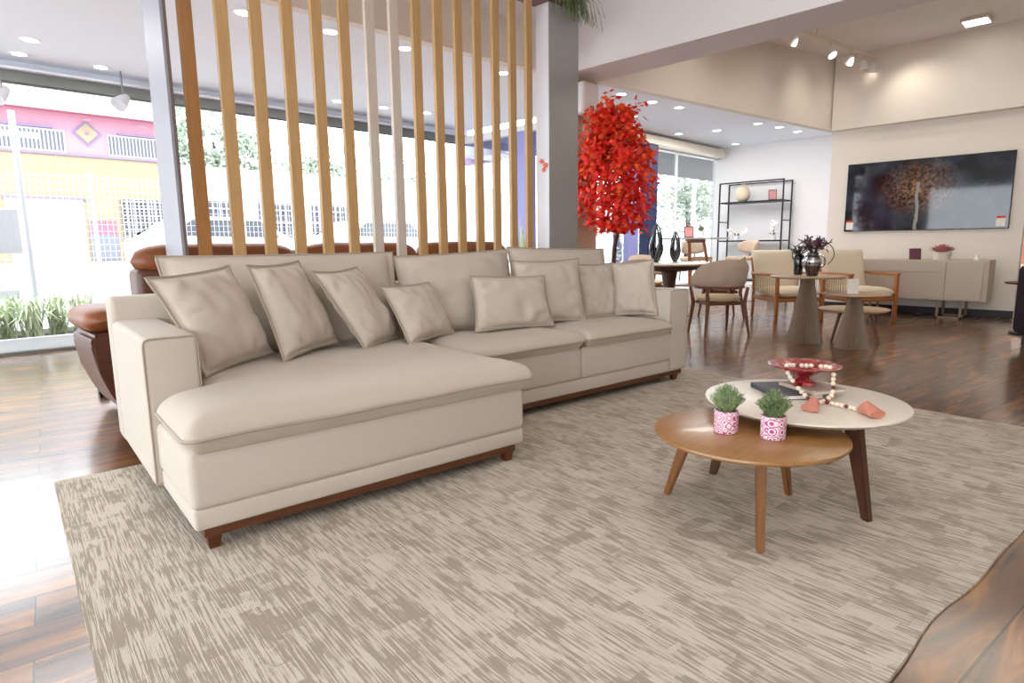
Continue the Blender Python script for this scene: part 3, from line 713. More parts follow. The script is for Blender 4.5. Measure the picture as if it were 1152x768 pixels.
def mleaf(g, p, r, nrm, rot):
    n = Vector(nrm).normalized(); x = n.orthogonal().normalized(); y = n.cross(x)
    x, y = x*math.cos(rot)+y*math.sin(rot), y*math.cos(rot)-x*math.sin(rot)
    prof = [(.1, -.5), (.25, -.25), (.75, -.35), (.5, 0), (1, .3), (.55, .35), (.5, .7), (.22, .55), (0, 1.1), (-.22, .55), (-.5, .7), (-.55, .35), (-1, .3), (-.5, 0), (-.75, -.35), (-.25, -.25), (-.1, -.5)]
    c = g.bm.verts.new(p); vs = [g.bm.verts.new(p + (x*a+y*b)*r - n*r*.25*(a*a+b*b)) for a, b in prof]
    for i in range(len(vs)): g.bm.faces.new((c, vs[i], vs[(i+1) % len(vs)]))
G = [MB(), MB()]
for k in range(3300):
    if rnd.random() < .55:
        p = rnd.choice(tips)+Vector((rnd.gauss(0, .055), rnd.gauss(0, .055), rnd.gauss(0, .06)))
    else:
        z = 1.22+rnd.random()**.95*1.36; a = rnd.random()*2*PI
        rm = crownr(z)*rnd.uniform(.5, 1.04)
        p = Vector((math.cos(a)*rm, math.sin(a)*rm, z))
    if p.z < 1.2: continue
    t = (p.z-1.2)/1.4
    g = G[1] if rnd.random() < .1+.55*t**1.5 else G[0]
    mleaf(g, p, rnd.uniform(.030, .052), (p.x*1.2+rnd.gauss(0, .3), p.y*1.2+rnd.gauss(0, .3), .35+rnd.gauss(0, .35)), rnd.random()*6.28)
G[0].build('red_leaves', 'red_leaf', mt, smooth=0); G[1].build('orange_leaves', 'orange_leaf', mt, smooth=0)

# ---------------------------------------------------------------- wall speaker on the beige column
sp = thing('wall_speaker', 'small white speaker box mounted on the beige column under the beam', 'speaker', (5.85, 4.62, 2.55))
MB().bb(-.15, .15, -.09, .06, 0, .36, .04, 3).build('cabinet', 'white_metal', sp)
MB().bb(-.03, .03, -.098, -.088, .05, .1, .003).build('badge', 'black_metal', sp)
MB().bb(-.05, .05, .055, .1, .34, .39, .004).bb(-.04, .04, .06, .1, .1, .25, .004).build('bracket', 'black_metal', sp)
MB().tube([(.02, .03, 0), (.02, .04, -.12), (.04, .08, -.25)], .008, 6).build('cable', 'white_metal', sp)
cm = thing('security_camera', 'small camera fixed to the grey bulkhead behind the slats', 'camera', (4.45, 4.94, 3.3))
MB().lathe([(0, 0), (.03, .004), (.036, .03), (.03, .05), (0, .05)], seg=16).build('body', 'white_metal', cm)
MB().ball((0, -.02, -.005), .016, 2).build('lens', 'black_metal', cm)
MB().bb(-.02, .02, .0, .045, .02, .06).build('mount', 'white_metal', cm)

# ---------------------------------------------------------------- lamps in the ceilings
def light(name, kind, loc, energy, col, size=.5, size_y=None, tgt=None, angle=60, blend=.6):
    d = bpy.data.lights.new(name, kind); d.energy = energy; d.color = col
    if kind == 'AREA':
        d.shape = 'RECTANGLE'; d.size = size; d.size_y = size_y or size
    if kind == 'SPOT': d.spot_size = R(angle); d.spot_blend = blend; d.shadow_soft_size = size
    o = bpy.data.objects.new(name, d); C.objects.link(o); o.location = loc
    if tgt: o.rotation_euler = (Vector(tgt)-Vector(loc)).to_track_quat('-Z', 'Y').to_euler()
    return o
DL = [((1.14, 7.43), 'pair over the left window, the one farther from the glass'), ((1.13, 8.02), 'window row, the leftmost'), ((1.82, 8.02), 'window row, the second from the left'),
      ((2.31, 5.43), 'row behind the slats, the leftmost'), ((3.06, 5.36), 'row behind the slats, the large bright one'), ((3.83, 5.3), 'row behind the slats, the third'), ((5.17, 5.28), 'row behind the slats, nearest the grey column'),
      ((4.48, 7.76), 'window row seen between the middle slats'), ((5.15, 7.67), 'window row seen past the pale slats'), ((5.82, 7.56), 'window row nearest the return pane'),
      ((7.02, 4.95), 'right ceiling, just above the red tree'), ((7.73, 4.93), 'right ceiling, first one clear of the red tree'), ((8.33, 4.86), 'right ceiling, second one clear of the red tree'),
      ((8.35, 5.67), 'right ceiling, half behind the tree leaves'), ((10.3, 6.0), 'right ceiling, in front of the cream blind'), ((10.51, 5.38), 'right ceiling, midway between blind and bulkhead'),
      ((10.43, 4.61), 'right ceiling, first of three along the bulkhead'), ((11.03, 4.5), 'right ceiling, middle of three along the bulkhead'), ((11.72, 4.45), 'right ceiling, last of three along the bulkhead'), ((12.2, 5.83), 'right ceiling, above the black shelf unit')]
proto = None
for i, ((x, y), lab) in enumerate(DL):
    L_ = 'round recessed downlight: ' + lab
    if proto is None:
        proto = thing('downlight', L_, 'ceiling light', (x, y, 3.03), 0, 'recessed downlights in the low ceiling')
        MB().lathe([(.062, -.001), (.082, -.006), (.085, 0), (.062, 0)], seg=32).build('trim_ring', 'white_metal', proto)
        MB().lathe([(0, -.003), (.062, -.003), (.062, 0), (0, 0)], seg=32).build('lens', 'lens', proto)
    else: dup(proto, L_, (x, y, 3.03))
pn = thing('ceiling_panel_light', 'square surface-mounted ceiling panel light over the lounge', 'ceiling light', (10.25, 1.72, 3.9))
MB().bb(-.15, .15, -.15, .15, -.045, 0, .004).build('frame', 'offwhite', pn, smooth=0)
MB().bb(-.13, .13, -.13, .13, -.05, -.044).build('diffuser', 'lens', pn, smooth=0)
# track with spots
tkl = thing('track_rail', 'ceiling track rail on drop rods above the bulkhead corner', 'light track', (9.9, 3.12, 3.78))
MB().bb(-1.85, 1.6, -.02, .02, -.018, .018).build('rail', 'offwhite', tkl, smooth=0)
for x in (-.9, .9): MB().tube([(x, 0, 0), (x, 0, .12)], .008, 6).build('drop_rod', 'offwhite', tkl)
tkl.rotation_euler = (0, 0, R(-8))
SPT = [(8.0, 3.38, (8.5, 3.1, 2.6), 'first spot on the track, nearest the beam'), (8.45, 3.32, (8.8, 4.0, 2.9), 'second spot on the track from the beam'), (9.4, 3.19, (8.9, 2.0, 2.2), 'third spot on the track, turned to the room'),
       (9.95, 3.11, (10.3, 3.6, 3.0), 'fourth spot on the track, aimed at the bulkhead'), (10.35, 3.05, (10.6, 3.0, 2.5), 'fifth spot on the track, pointing down'), (10.65, 3.01, (11.0, 3.3, 2.6), 'last spot on the track, by the corner')]
for x, y, tg, lab in SPT:
    t = thing('spotlight', 'white round track spotlight: '+lab, 'spotlight', (x, y, 3.74), 0, 'spotlights on the ceiling track')
    d = (Vector(tg)-Vector((x, y, 3.66))).normalized(); q = d.to_track_quat('-Z', 'Y').to_matrix()
    def tr_(b, q=q):
        for v in b.bm.verts: v.co = q @ v.co + Vector((0, 0, -.11))
        return b
    MB().tube([(0, 0, .04), (0, 0, -.08)], .01, 8).build('stem', 'offwhite', t)
    tr_(MB().lathe([(0, .06), (.03, .055), (.045, .02), (.062, -.05), (.062, -.06), (.055, -.05), (0, -.04)], seg=24)).build('lamp_head', 'white_metal', t)
    tr_(MB().lathe([(0, -.048), (.054, -.052), (.054, -.046), (0, -.042)], seg=24)).build('lens', 'lens_warm', t)
for x, y, z, lab in ((2.01, 8.05, 2.78, 'grey spotlight hanging from the window header beside the white end post'), (.96, 8.05, 2.7, 'grey spotlight hanging from the window header at the picture edge')):
    t = thing('window_spotlight', lab, 'spotlight', (x, y, z), R(30), 'spotlights under the window header')
    MB().tube([(0, 0, .25), (0, 0, 0)], .009, 8).build('stem', 'grey_metal', t)
    rm = Matrix.Rotation(R(48), 3, 'Y')
    b = MB().lathe([(0, .07), (.035, .065), (.06, .0), (.085, -.1), (.08, -.1), (0, -.07)], seg=24)
    for v in b.bm.verts: v.co = rm @ v.co + Vector((0, 0, -.05))
    b.build('lamp_head', 'sign_grey', t)

# ---------------------------------------------------------------- dining group
dt = thing('dining_table', 'round pale-topped dining table with a dark base behind the sofa arm', 'dining table', (8.25, 4.9, 0))
MB().lathe([(0, .765), (.6, .765), (.65, .778), (.65, .795), (.64, .80), (0, .80)], seg=64).build('tabletop', 'offwhite', dt, smooth=30)
MB().lathe([(0, .0), (.3, .0), (.3, .02), (.1, .06), (.08, .4), (.12, .66), (.45, .7), (.46, .764), (0, .764)], seg=40).build('base', 'legdark', dt, smooth=40)
def sculpture(loc, h, label):
    t = thing('glass_sculpture', label, 'sculpture', loc, .6, 'twisted glass sculptures on the dining table')
    MB().lathe([(0, 0), (.05, 0), (.05, .012), (.02, .02), (0, .02)], seg=24).build('base', 'chrome', t)
    for j, m in enumerate(('glassblack', 'glassblack', 'glassblack', 'glassblack')):
        pts = []; rr = []
        for k in range(17):
            u = k/16; r = .25*h*math.sin(PI*u)**.8*.55+.004; a = j*PI/2+u*1.5
            pts.append((r*math.cos(a), r*math.sin(a), .02+u*h)); rr.append(.028*h/.4*(1-.75*u)*(.5+.8*math.sin(PI*min(u*1.2, 1)))+.004)
        MB().tube(pts, rr, 10).build('ribbon', m, t, smooth=180)
sculpture((8.03, 5.0, .80), .56, 'taller twisted black and silver glass sculpture on the dining table')
sculpture((8.28, 4.83, .80), .44, 'shorter twisted black and silver glass sculpture on the dining table')
def dining_chair(label, loc, rz, first=[]):
    if first: return dup(first[0], label, loc, rz)
    t = thing('dining_chair', label, 'chair', loc, rz, 'upholstered dining chairs'); first.append(t)
    # local: faces +y
    b = MB().lathe([(0, .40), (.2, .40), (.25, .42), (.255, .45), (.22, .475), (0, .485)], seg=36)
    for v in b.bm.verts: v.co.y *= .95
    b.build('seat', 'seatfab', t, smooth=50)
    def shell(u, v):
        a = R(lerp(-205, 25, u)); w = abs(u-.5)*2
        hh = lerp(.90, .62, w**2.2); zb = lerp(.575, .585, w)
        rad = .295; z = lerp(zb, hh, v)
        tilt = .06*(v-.3)*(1-w*w)
        return Vector(((rad+tilt)*math.cos(a), (rad*.92+tilt)*math.sin(a), z))
    b = MB(); N = 34; th = .022
    def off(u, v, s_):
        p = shell(u, v); n = Vector((p.x, p.y, 0)).normalized(); e = math.sqrt(max(0, 1-(abs(v*2-1))**4))
        return p+n*s_*th*e
    b.grid(lambda u, v: off(u, v, 1), N, 8); b.grid(lambda u, v: off(u, v, -1), N, 8)
    for u in (0, 1): b.poly([off(u, v/8, 1) for v in range(9)]+[off(u, v/8, -1) for v in range(8, -1, -1)])
    b.build('backrest', 'chairfab', t, smooth=60, weld=.0004)
    # arm rail under the shell, seat frame
    MB().tube([(.29*math.cos(R(a)), .272*math.sin(R(a)), .572) for a in range(-205, 26, 10)], .014, 8).build('arm_rail', 'chairwood', t)
    MB().bb(-.2, .2, -.19, .19, .365, .405, .01).build('seat_frame', 'chairwood', t)
    for (fx, fy, tx, ty, zt_) in ((-.27, -.27, -.2, -.19, .575), (.27, -.27, .2, -.19, .575), (-.25, .26, -.21, .17, .575), (.25, .26, .21, .17, .575)):
        MB().tube([(fx, fy, 0), (lerp(fx, tx, .7), lerp(fy, ty, .7), .38), (tx*1.25, ty*1.2, zt_)], [.014, .026, .018], 8).build('leg', 'chairwood', t)
    return t
dining_chair('upholstered dining chair with its back turned to us, right of the sofa arm', (6.93, 3.45, 0), R(-38))
dining_chair('dining chair half hidden behind the right sofa arm', (6.5, 4.5, 0), R(-18))
dining_chair('dining chair just behind the back-turned chair, only its edge and legs showing', (8.52, 4.2, 0), R(40))
dining_chair('dining chair on the far side of the pale table, before the window', (8.95, 5.72, 0), R(150))
# display platform
struct('floor_platform', MB().bb(9.5, 12.0, 5.38, 6.35, 0, .32, .01).bb(11.25, 12.0, 4.95, 5.38, 0, .32, .01), 'white', 'low white display platform under the window')
ht = thing('bar_table', 'narrow tall table with wooden trestle legs on the window platform', 'table', (10.4, 5.66, .32))
MB().bb(-.85, .85, -.25, .25, .83, .86, .004).build('tabletop', 'b_rail2', ht, smooth=0)
for x in (-.22, .3): MB().tube([(x*1.5, -.1, 0), (x, 0, .83)], [.03, .03], 8).build('leg', 'armwood', ht)
MB().bb(-.24, .32, -.04, .04, .77, .83).build('crossbar', 'chairwood', ht, smooth=0)
MB().bb(-.45, .55, -.15, .15, 0, .02, .004).build('foot_plate', 'chairwood', ht, smooth=0)
def framed(name, loc, rz, w, h, label, m='pink'):
    t = thing(name, label, 'photo frame', loc, rz)
    rot = Matrix.Rotation(R(-10), 3, 'X')
    MB().box((0, .012, h/2), (w, .012, h), rot=rot).build('frame', 'chairwood', t, smooth=0)
    MB().box((0, .004, h/2), (w*.8, .006, h*.82), rot=rot).build('photo', m, t, smooth=0)
    MB().box((0, .04, h*.3), (w*.2, .008, h*.62), rot=Matrix.Rotation(R(16), 3, 'X')).build('easel_back', 'chairwood', t, smooth=0)
framed('photo_frame', (10.02, 5.58, 1.18), R(-45), .17, .2, 'small brown framed photo on the tall window table')
def smallplant(loc, label, m='green', r=.05, h=.1, n=70, sp=.09, sh=.11, pm='white', group=None, cat='plant', name='potted_plant'):
    t = thing(name, label, cat, loc, 0, group); rn = random.Random(len(label))
    MB().lathe([(0, 0), (r*.85, 0), (r, h), (r*.86, h), (r*.84, h-.015), (0, h-.015)], seg=24).build('pot', pm, t)
    g = MB()
    for k in range(n):
        a = rn.random()*6.28; q = rn.random(); p0 = Vector((math.cos(a)*r*.5*q, math.sin(a)*r*.5*q, h-.012)); e = Vector((math.cos(a)*sp*q, math.sin(a)*sp*q, h+sh*(1-.6*q*q)*rn.uniform(.6, 1.1)))
        w = Vector((-math.sin(a), math.cos(a), 0))*.012; mm = p0.lerp(e, .6)+Vector((0, 0, .02)); g.poly([p0, mm-w, e, mm+w])
    g.build('foliage', m, t, smooth=0)
    return t
smallplant((10.52, 5.62, 1.18), 'small green plant in a white pot on the tall window table', r=.07, h=.12)
def round_chair(label, loc, rz, first=[]):
    if first: return dup(first[0], label, loc, rz)
    t = thing('round_back_chair', label, 'chair', loc, rz, 'round-backed chairs on the window platform'); first.append(t)
    MB().bb(-.24, .24, -.22, .24, .42, .5, .04, 4).build('seat', 'seatfab', t)
    def shell(u, v):
        a = R(lerp(-165, -15, u)); return a, v
    b = MB()
    def f(u, v, s_):
        a = R(lerp(-170, -10, u)); e = (max(0, (1-abs(u*2-1)**4)*(1-abs(v*2-1)**4)))**.5; hh = .12*(max(0, 1-abs(u*2-1)**3))**.5+.01
        return Vector(((.26+s_*.035*e)*math.cos(a), (.24+s_*.035*e)*math.sin(a), .68+hh*(v*2-1)))
    b.grid(lambda u, v: f(u, v, 1), 24, 10); b.grid(lambda u, v: f(u, v, -1), 24, 10)
    b.build('backrest', 'chairfab', t, smooth=180, weld=.0005)
    for x in (-.1, .1): MB().tube([(x, -.2, .45), (x*1.1, -.245, .62)], .012, 6).build('back_support', 'black_metal', t)
    for x in (-.2, .2):
        for y in (-.18, .2): MB().tube([(x*1.15, y*1.15, 0), (x, y, .43)], [.01, .016], 6).build('leg', 'black_metal', t)
    return t
round_chair('round-backed beige chair directly below the tall table, back to the window', (11.1, 6.02, .32), R(150))
round_chair('round-backed tan chair standing left of the black shelf, seen from its side', (11.62, 5.30, .32), R(60))

# ---------------------------------------------------------------- etagere
et = thing('shelf_unit', 'open black metal shelf unit against the white wall', 'shelf', (12.32, 5.44, 0)); et.scale = (1.033, 1.033, 1.033)
def eb(b, x0, x1, y0, y1, z0, z1): b.bb(x0, x1, y0, y1, z0, z1)
for x in (-.2, .2):
    for y in (-.62, .62): MB().bb(x-.012, x+.012, y-.012, y+.012, 0, 2.2).build('post', 'black_metal', et, smooth=0)
b = MB()
for x in (-.2, .2): b.bb(x-.012, x+.012, -.62, .62, 2.176, 2.2)
b.build('top_rail', 'black_metal', et, smooth=0)
b = MB()
for y in (-.62, .62):
    b.bb(-.2, .2, y-.01, y+.01, 1.44, 1.46)
b.build('side_bar', 'black_metal', et, smooth=0)
for z in (.3, 1.06, 1.8): MB().bb(-.2, .2, -.6, .6, z, z+.03, .002).build('shelf', 'black_metal', et, smooth=0)
tag(MB().lathe([(0, 0), (.07, 0), (.12, .06), (.14, .15), (.11, .26), (.05, .31), (.045, .34), (.035, .34), (.035, .3), (0, .28)], (12.26, 5.66, 1.891), 36).build('vase', 'vasecream', smooth=60), 'round cream ceramic vase on the upper shelf of the black unit', 'vase')
framed('photo_frame', (12.26, 5.06, 1.891), R(-60), .15, .2, 'pinkish framed photo on the upper shelf of the black unit')
def orchid(loc, label, seed, hgt, lean):
    rn = random.Random(seed); t = thing('orchid', label, 'plant', loc, 0, 'white orchids on the black shelf')
    MB().lathe([(0, 0), (.05, 0), (.06, .09), (.05, .09), (0, .08)], seg=20).build('pot', 'white', t)
    g = MB(); f = MB()
    for s_ in (-1, 1):
        pts = [(0, 0, .08), (.01, lean*.3*s_, hgt*.6), (.0, lean*s_, hgt)]
        g.tube(curve(pts, 10), .004, 5)
        for k in range(6):
            p = Vector(pts[1]).lerp(Vector(pts[2]), k/5)+Vector((rn.uniform(-.03, .03), rn.uniform(-.03, .03), rn.uniform(-.03, .03)))
            for j in range(5):
                a = j*1.257; d = Vector((-.4, math.cos(a), math.sin(a)))*.035; w = Vector((0, -math.sin(a), math.cos(a)))*.02; f.poly([p, p+d*.6+w, p+d, p+d*.6-w])
    for k in range(5):
        a = k*1.3; e = Vector((math.cos(a)*.13, math.sin(a)*.13, .12)); w = Vector((-math.sin(a), math.cos(a), 0))*.02; p = Vector((0, 0, .08)); q = p.lerp(e, .6)+Vector((0, 0, .03)); g.poly([p, q-w, e, q+w])
    g.build('stem', 'dkgreen', t, smooth=0); f.build('blossoms', 'petal', t, smooth=0)
orchid((12.26, 5.74, 1.127), 'drooping white orchid at the window end of the lower shelf', 4, .22, .2)
orchid((12.26, 5.01, 1.127), 'upright white orchid at the picture-wall end of the lower shelf', 5, .36, .03)

# ---------------------------------------------------------------- lounge chairs
def armchair(label, loc, rz, first=[]):
    if first: return dup(first[0], label, loc, rz)
    t = thing('lounge_chair', label, 'armchair', loc, rz, 'wooden lounge chairs with cream cushions'); first.append(t)
    W = .33
    for s_ in (-1, 1):
        MB().bb(s_*W-.022, s_*W+.022, .30, .35, 0, .64, .006).build('front_leg', 'armwood', t)
        MB().tube([(s_*W, -.36, 0), (s_*W, -.33, .4), (s_*W, -.38, .64)], [.02, .024, .02], 8).build('rear_leg', 'armwood', t)
        a = MB().bb(s_*W-.03, s_*W+.03, -.40, .36, .62, .655, .012).build('armrest', 'armwood', t)
        MB().bb(s_*W-.018, s_*W+.018, -.34, .32, .27, .315, .005).build('side_rail', 'armwood', t)
        g = MB()
        for k in range(12):
            y = -.3+k*.052; g.tube([(s_*W, y, .30), (s_*W, y, .63)], .006, 6)
        g.build('rope_lacing', 'rope', t)
    MB().bb(-W, W, .30, .34, .27, .32, .005).bb(-W, W, -.34, -.30, .27, .32, .005).bb(-W, W, -.3, .3, .275, .29).build('seat_frame', 'armwood', t)
    MB().tube([(-W, -.39, .62), (W, -.39, .62)], .02, 8).tube([(-W*.98, -.46, .86), (W*.98, -.46, .86)], .016, 8).tube([(-W, -.37, .6), (-W*.98, -.46, .86)], .016, 8).tube([(W, -.37, .6), (W*.98, -.46, .86)], .016, 8).build('back_frame', 'armwood', t)
    def cush(cx, fn, name):
        b = MB()
        wp = lambda q: .5-.5*math.cos(PI*q)
        b.grid(lambda u, v: fn(wp(u), wp(v), 1), 18, 18); b.grid(lambda u, v: fn(wp(u), wp(v), -1), 18, 18)
        b.build(name, 'cream', t, smooth=180, weld=.0005)
    def sf(u, v, s_):
        a, b_ = u*2-1, v*2-1; e = max(0, (1-a**6)*(1-b_**6))**.5
        return Vector((a*.30, .02+b_*.33, .39+s_*.075*e))
    def bf(u, v, s_):
        a, b_ = u*2-1, v*2-1; e = max(0, (1-a**6)*(1-b_**6))**.5; z = .68+b_*.29
        return Vector((a*.33*(1-.03*(1-b_*b_)), -.30-.16*(z-.45)/.5+s_*.085*e, z))
    cush(0, sf, 'seat_cushion'); cush(0, bf, 'back_cushion')
    return t
# facing direction is local +y
def place_arm(label, foot_left, ang):
    f = Vector((math.cos(ang), math.sin(ang), 0)); d = Vector((-f.y, f.x, 0))
    return armchair(label, foot_left, ang-PI/2)
fa = R(-130); f = Vector((math.cos(fa), math.sin(fa))); d = Vector((-f.y, f.x))
c1 = Vector((8.5, 3.38))+d*.33-f*.33; c2 = Vector((9.58, 2.21))-d*.33-f*.33
armchair('wooden lounge chair with cream cushions behind the flower table', (c1.x, c1.y, 0), fa-PI/2)
armchair('wooden lounge chair with cream cushions beside the greige console', (c2.x, c2.y, 0), fa-PI/2)

# ---------------------------------------------------------------- side tables
def pedestal(loc, H_, rt, rb, label):
    t = thing('side_table', label, 'side table', loc, 0, 'fluted pedestal side tables')
    MB().lathe([(0, H_-.022), (rt*.92, H_-.022), (rt, H_-.008), (rt, H_-.002), (rt-.006, H_), (0, H_)], seg=56).build('tabletop', 'tantop', t, smooth=30)
    MB().lathe([(0, 0), (rb, 0), (rb*.97, .02), (rb*.62, H_*.55), (rb*.42, H_*.85), (rb*.4, H_-.022), (0, H_-.022)], seg=144, flute=.13, fn=36).build('pedestal', 'flute', t, smooth=25)
pedestal((7.0, 2.46, 0), .725, .385, .185, 'taller fluted pedestal side table carrying the purple flowers')
pedestal((6.92, 1.96, 0), .56, .31, .165, 'shorter fluted pedestal side table carrying the white card')
lt = thing('low_side_table', 'low round wooden side table with splayed legs behind the shorter pedestal', 'side table', (7.4, 2.1, 0))
MB().lathe([(0, .335), (.33, .335), (.35, .35), (.35, .358), (.344, .36), (0, .36)], seg=48).build('tabletop', 'tantop', lt, smooth=30)
for k in range(3):
    a = R(150+120*k); MB().tube([(math.cos(a)*.27, math.sin(a)*.27, 0), (math.cos(a)*.17, math.sin(a)*.17, .336)], [.013, .02], 8).build('leg', 'chairwood', lt)
cd = thing('card_holder', 'white folded card standing on the shorter pedestal table', 'card', (6.9, 1.98, .56), R(-45))
MB().bb(-.055, .055, -.003, .003, .004, .15).build('card', 'paper', cd, smooth=0); MB().bb(-.06, .06, -.025, .025, 0, .006, .001).build('base', 'white_metal', cd, smooth=0)
fv = thing('flower_vase', 'silver and bronze vase with purple flowers and curling stems', 'vase', (7.0, 2.42, .725), R(-45))
MB().lathe([(0, 0), (.055, 0), (.06, .02), (.075, .09), (.085, .15), (.07, .2), (.05, .225), (.056, .25), (.046, .25), (.04, .22), (0, .2)], seg=36).build('body', 'darkvase', fv, smooth=60)
MB().lathe([(.08, .11), (.088, .14), (.087, .17), (.074, .2), (.07, .19), (.082, .16), (.08, .12)], seg=36).build('silver_band', 'chrome', fv, smooth=60)
for s_ in (-1, 1): MB().tube(curve([(s_*.075, 0, .08), (s_*.12, -.02, .13), (s_*.1, -.03, .2), (s_*.05, 0, .23)], 16), .01, 8).build('handle', 'chrome', fv)
g = MB(); pz = MB(); rn = random.Random(9)
for k in range(34):
    a = rn.random()*6.28; q = rn.uniform(.3, 1); e = Vector((math.cos(a)*.19*q, math.sin(a)*.19*q, .24+rn.uniform(.05, .2)*(1.2-.6*q)))
    p0 = Vector((math.cos(a)*.02, math.sin(a)*.02, .23)); m_ = p0.lerp(e, .5)+Vector((0, 0, .04)); g.tube([p0, m_, e], .0025, 4)
    for j in range(9):
        dd = Vector((rn.uniform(-1, 1), rn.uniform(-1, 1), rn.uniform(-.6, 1))).normalized()*rn.uniform(.03, .06); w = dd.orthogonal().normalized()*.011; c_ = m_.lerp(e, rn.random())
        pz.poly([c_, c_+dd*.6+w, c_+dd, c_+dd*.6-w])
for s_ in (-1, 1):
    g.tube(curve([(0, 0, .24), (s_*.1, 0, .36), (s_*.2, 0, .3), (s_*.22, 0, .2), (s_*.16, 0, .12)], 20), .005, 6)
g.build('stems', 'dkgreen', fv); pz.build('blossoms', 'purple', fv, smooth=0)
bv = thing('black_vase', 'slim black vase with dark spiky leaves beside the purple flowers', 'vase', (7.14, 2.62, .725))
MB().lathe([(0, 0), (.045, 0), (.05, .1), (.06, .2), (.05, .22), (.04, .21), (0, .2)], seg=28).build('body', 'glassblack', bv, smooth=60)
g = MB()
for k in range(16):
    a = k*2.4; q = rn.uniform(.5, 1.0); e = Vector((math.cos(a)*.26*q, math.sin(a)*.26*q, .22+.16*(1.3-q))); p0 = Vector((0, 0, .2)); w = Vector((-math.sin(a), math.cos(a), 0))*.014; m_ = p0.lerp(e, .5)+Vector((0, 0, .04))
    g.poly([p0-w*.5, p0+w*.5, m_+w, m_-w]); g.poly([m_-w, m_+w, e])
g.build('leaves', 'dkgreen', bv, smooth=0)

# ---------------------------------------------------------------- console and picture wall
co = thing('console_sideboard', 'long greige sideboard on metal sled legs under the dark picture', 'sideboard', (10.55, 2.2, 0))
MB().bb(-.25, .25, -.88, .9, .25, .81, .004).build('body', 'console', co, smooth=0)
MB().bb(-.265, -.249, -.42+.02, .88, .645, .79, .002).build('drawer', 'console', co, smooth=0)
MB().bb(-.265, -.249, -.42+.02, .88, .27, .638, .002).build('door', 'console', co, smooth=0)
MB().bb(-.265, -.249, -.82, -.41, .27, .79, .002).build('door', 'console', co, smooth=0)
for y in (-.52, .6):
    for x in (-.23, .18): MB().bb(x, x+.02, y-.1, y-.07, 0, .25).bb(x, x+.02, y+.17, y+.2, 0, .25).bb(x, x+.02, y-.1, y+.2, 0, .025).build('leg', 'flute', co, smooth=0)
framed('photo_frame', (10.5, 2.22, .81), R(-60), .15, .16, 'small dark framed photo on the greige sideboard', 'purple')
fp = smallplant((10.5, 1.9, .81), 'pale low pot of pink and dark dried flowers on the greige sideboard', 'pink', .12, .11, 190, .24, .11, 'offwhite', name='flower_pot')
tag(MB().lathe([(0, 0), (.035, 0), (.03, .03), (.03, .06), (0, .07)], (10.5, 1.5, .81), 20).build('votive_cup', 'white', smooth=60), 'small white cup on the sideboard near its open end', 'cup')
pc = thing('wall_picture', 'wide dark glossy picture of an orange tree at night on the right wall', 'picture', (10.9, 2.27, 1.235))
MB().bb(-.04, 0, -1.04, 1.04, 0, 1.04, .004).build('backing', 'black_metal', pc, smooth=0)
MB().bb(-.046, -.038, -1.03, 1.03, .01, 1.03).build('print', 'print', pc, smooth=0)
for y in (.96, -.95):
    MB().bb(-.05, -.045, y-.05, y+.05, .03, .14).build('price_tag', 'paper', pc, smooth=0); MB().bb(-.051, -.046, y-.05, y+.05, .14, .17).build('price_tag_header', 'red', pc, smooth=0)
# right edge of the picture
rt_ = thing('occasional_table', 'brown round table cut by the right edge, in front of the end of the wall', 'side table', (9.15, .78, 0))
MB().lathe([(0, .58), (.23, .58), (.24, .6), (0, .605)], seg=40).build('tabletop', 'legdark', rt_); MB().lathe([(0, 0), (.15, 0), (.15, .02), (.03, .05), (.03, .58), (0, .58)], seg=24).build('stem', 'black_metal', rt_)
dc = thing('tub_chair', 'dark aubergine chair cut by the right picture edge', 'armchair', (8.10, .37, 0), R(20))
MB().bb(-.3, .3, -.3, .3, .15, .42, .06, 3).build('seat', 'purplechair', dc); MB().bb(-.34, -.22, -.34, .34, .12, .66, .05, 3).bb(.22, .34, -.34, .34, .12, .66, .05, 3).build('armrest', 'purplechair', dc); MB().bb(-.34, .34, .24, .36, .12, .82, .05, 3).build('backrest', 'purplechair', dc)
for x in (-.26, .26):
    for y in (-.26, .26): MB().tube([(x, y, 0), (x, y, .16)], .018, 8).build('leg', 'black_metal', dc)
bn = thing('poster', 'tall white and coral poster panel past the end of the picture wall', 'poster', (11.893, .9, 0))
MB().bb(-.012, 0, -.6, .5, 0, 1.8).build('sheet', 'paper', bn, smooth=0); MB().bb(-.014, -.011, -.6, .5, .72, 1.12).build('coral_field', 'coralp', bn, smooth=0)
# snake plant by the return window
sn = thing('snake_plant', 'potted snake plant with upright yellow-edged leaves behind the last slat', 'plant', (6.35, 6.1, 0))
MB().lathe([(0, 0), (.15, 0), (.19, .4), (.17, .4), (.16, .37), (0, .37)], seg=28).build('pot', 'white', sn)
g = MB()
for k in range(12):
    a = k*2.4; q = rn.uniform(.05, .2); H_ = rn.uniform(.75, 1.15); p = [Vector((math.cos(a)*.06, math.sin(a)*.06, .37)), Vector((math.cos(a)*q*.6, math.sin(a)*q*.6, .37+H_*.5)), Vector((math.cos(a)*q, math.sin(a)*q, .37+H_))]
    w = Vector((-math.sin(a), math.cos(a), 0))*.035; g.poly([p[0]-w*.6, p[0]+w*.6, p[1]+w, p[1]-w]); g.poly([p[1]-w, p[1]+w, p[2]])
g.build('leaves', 'lily', sn, smooth=0)

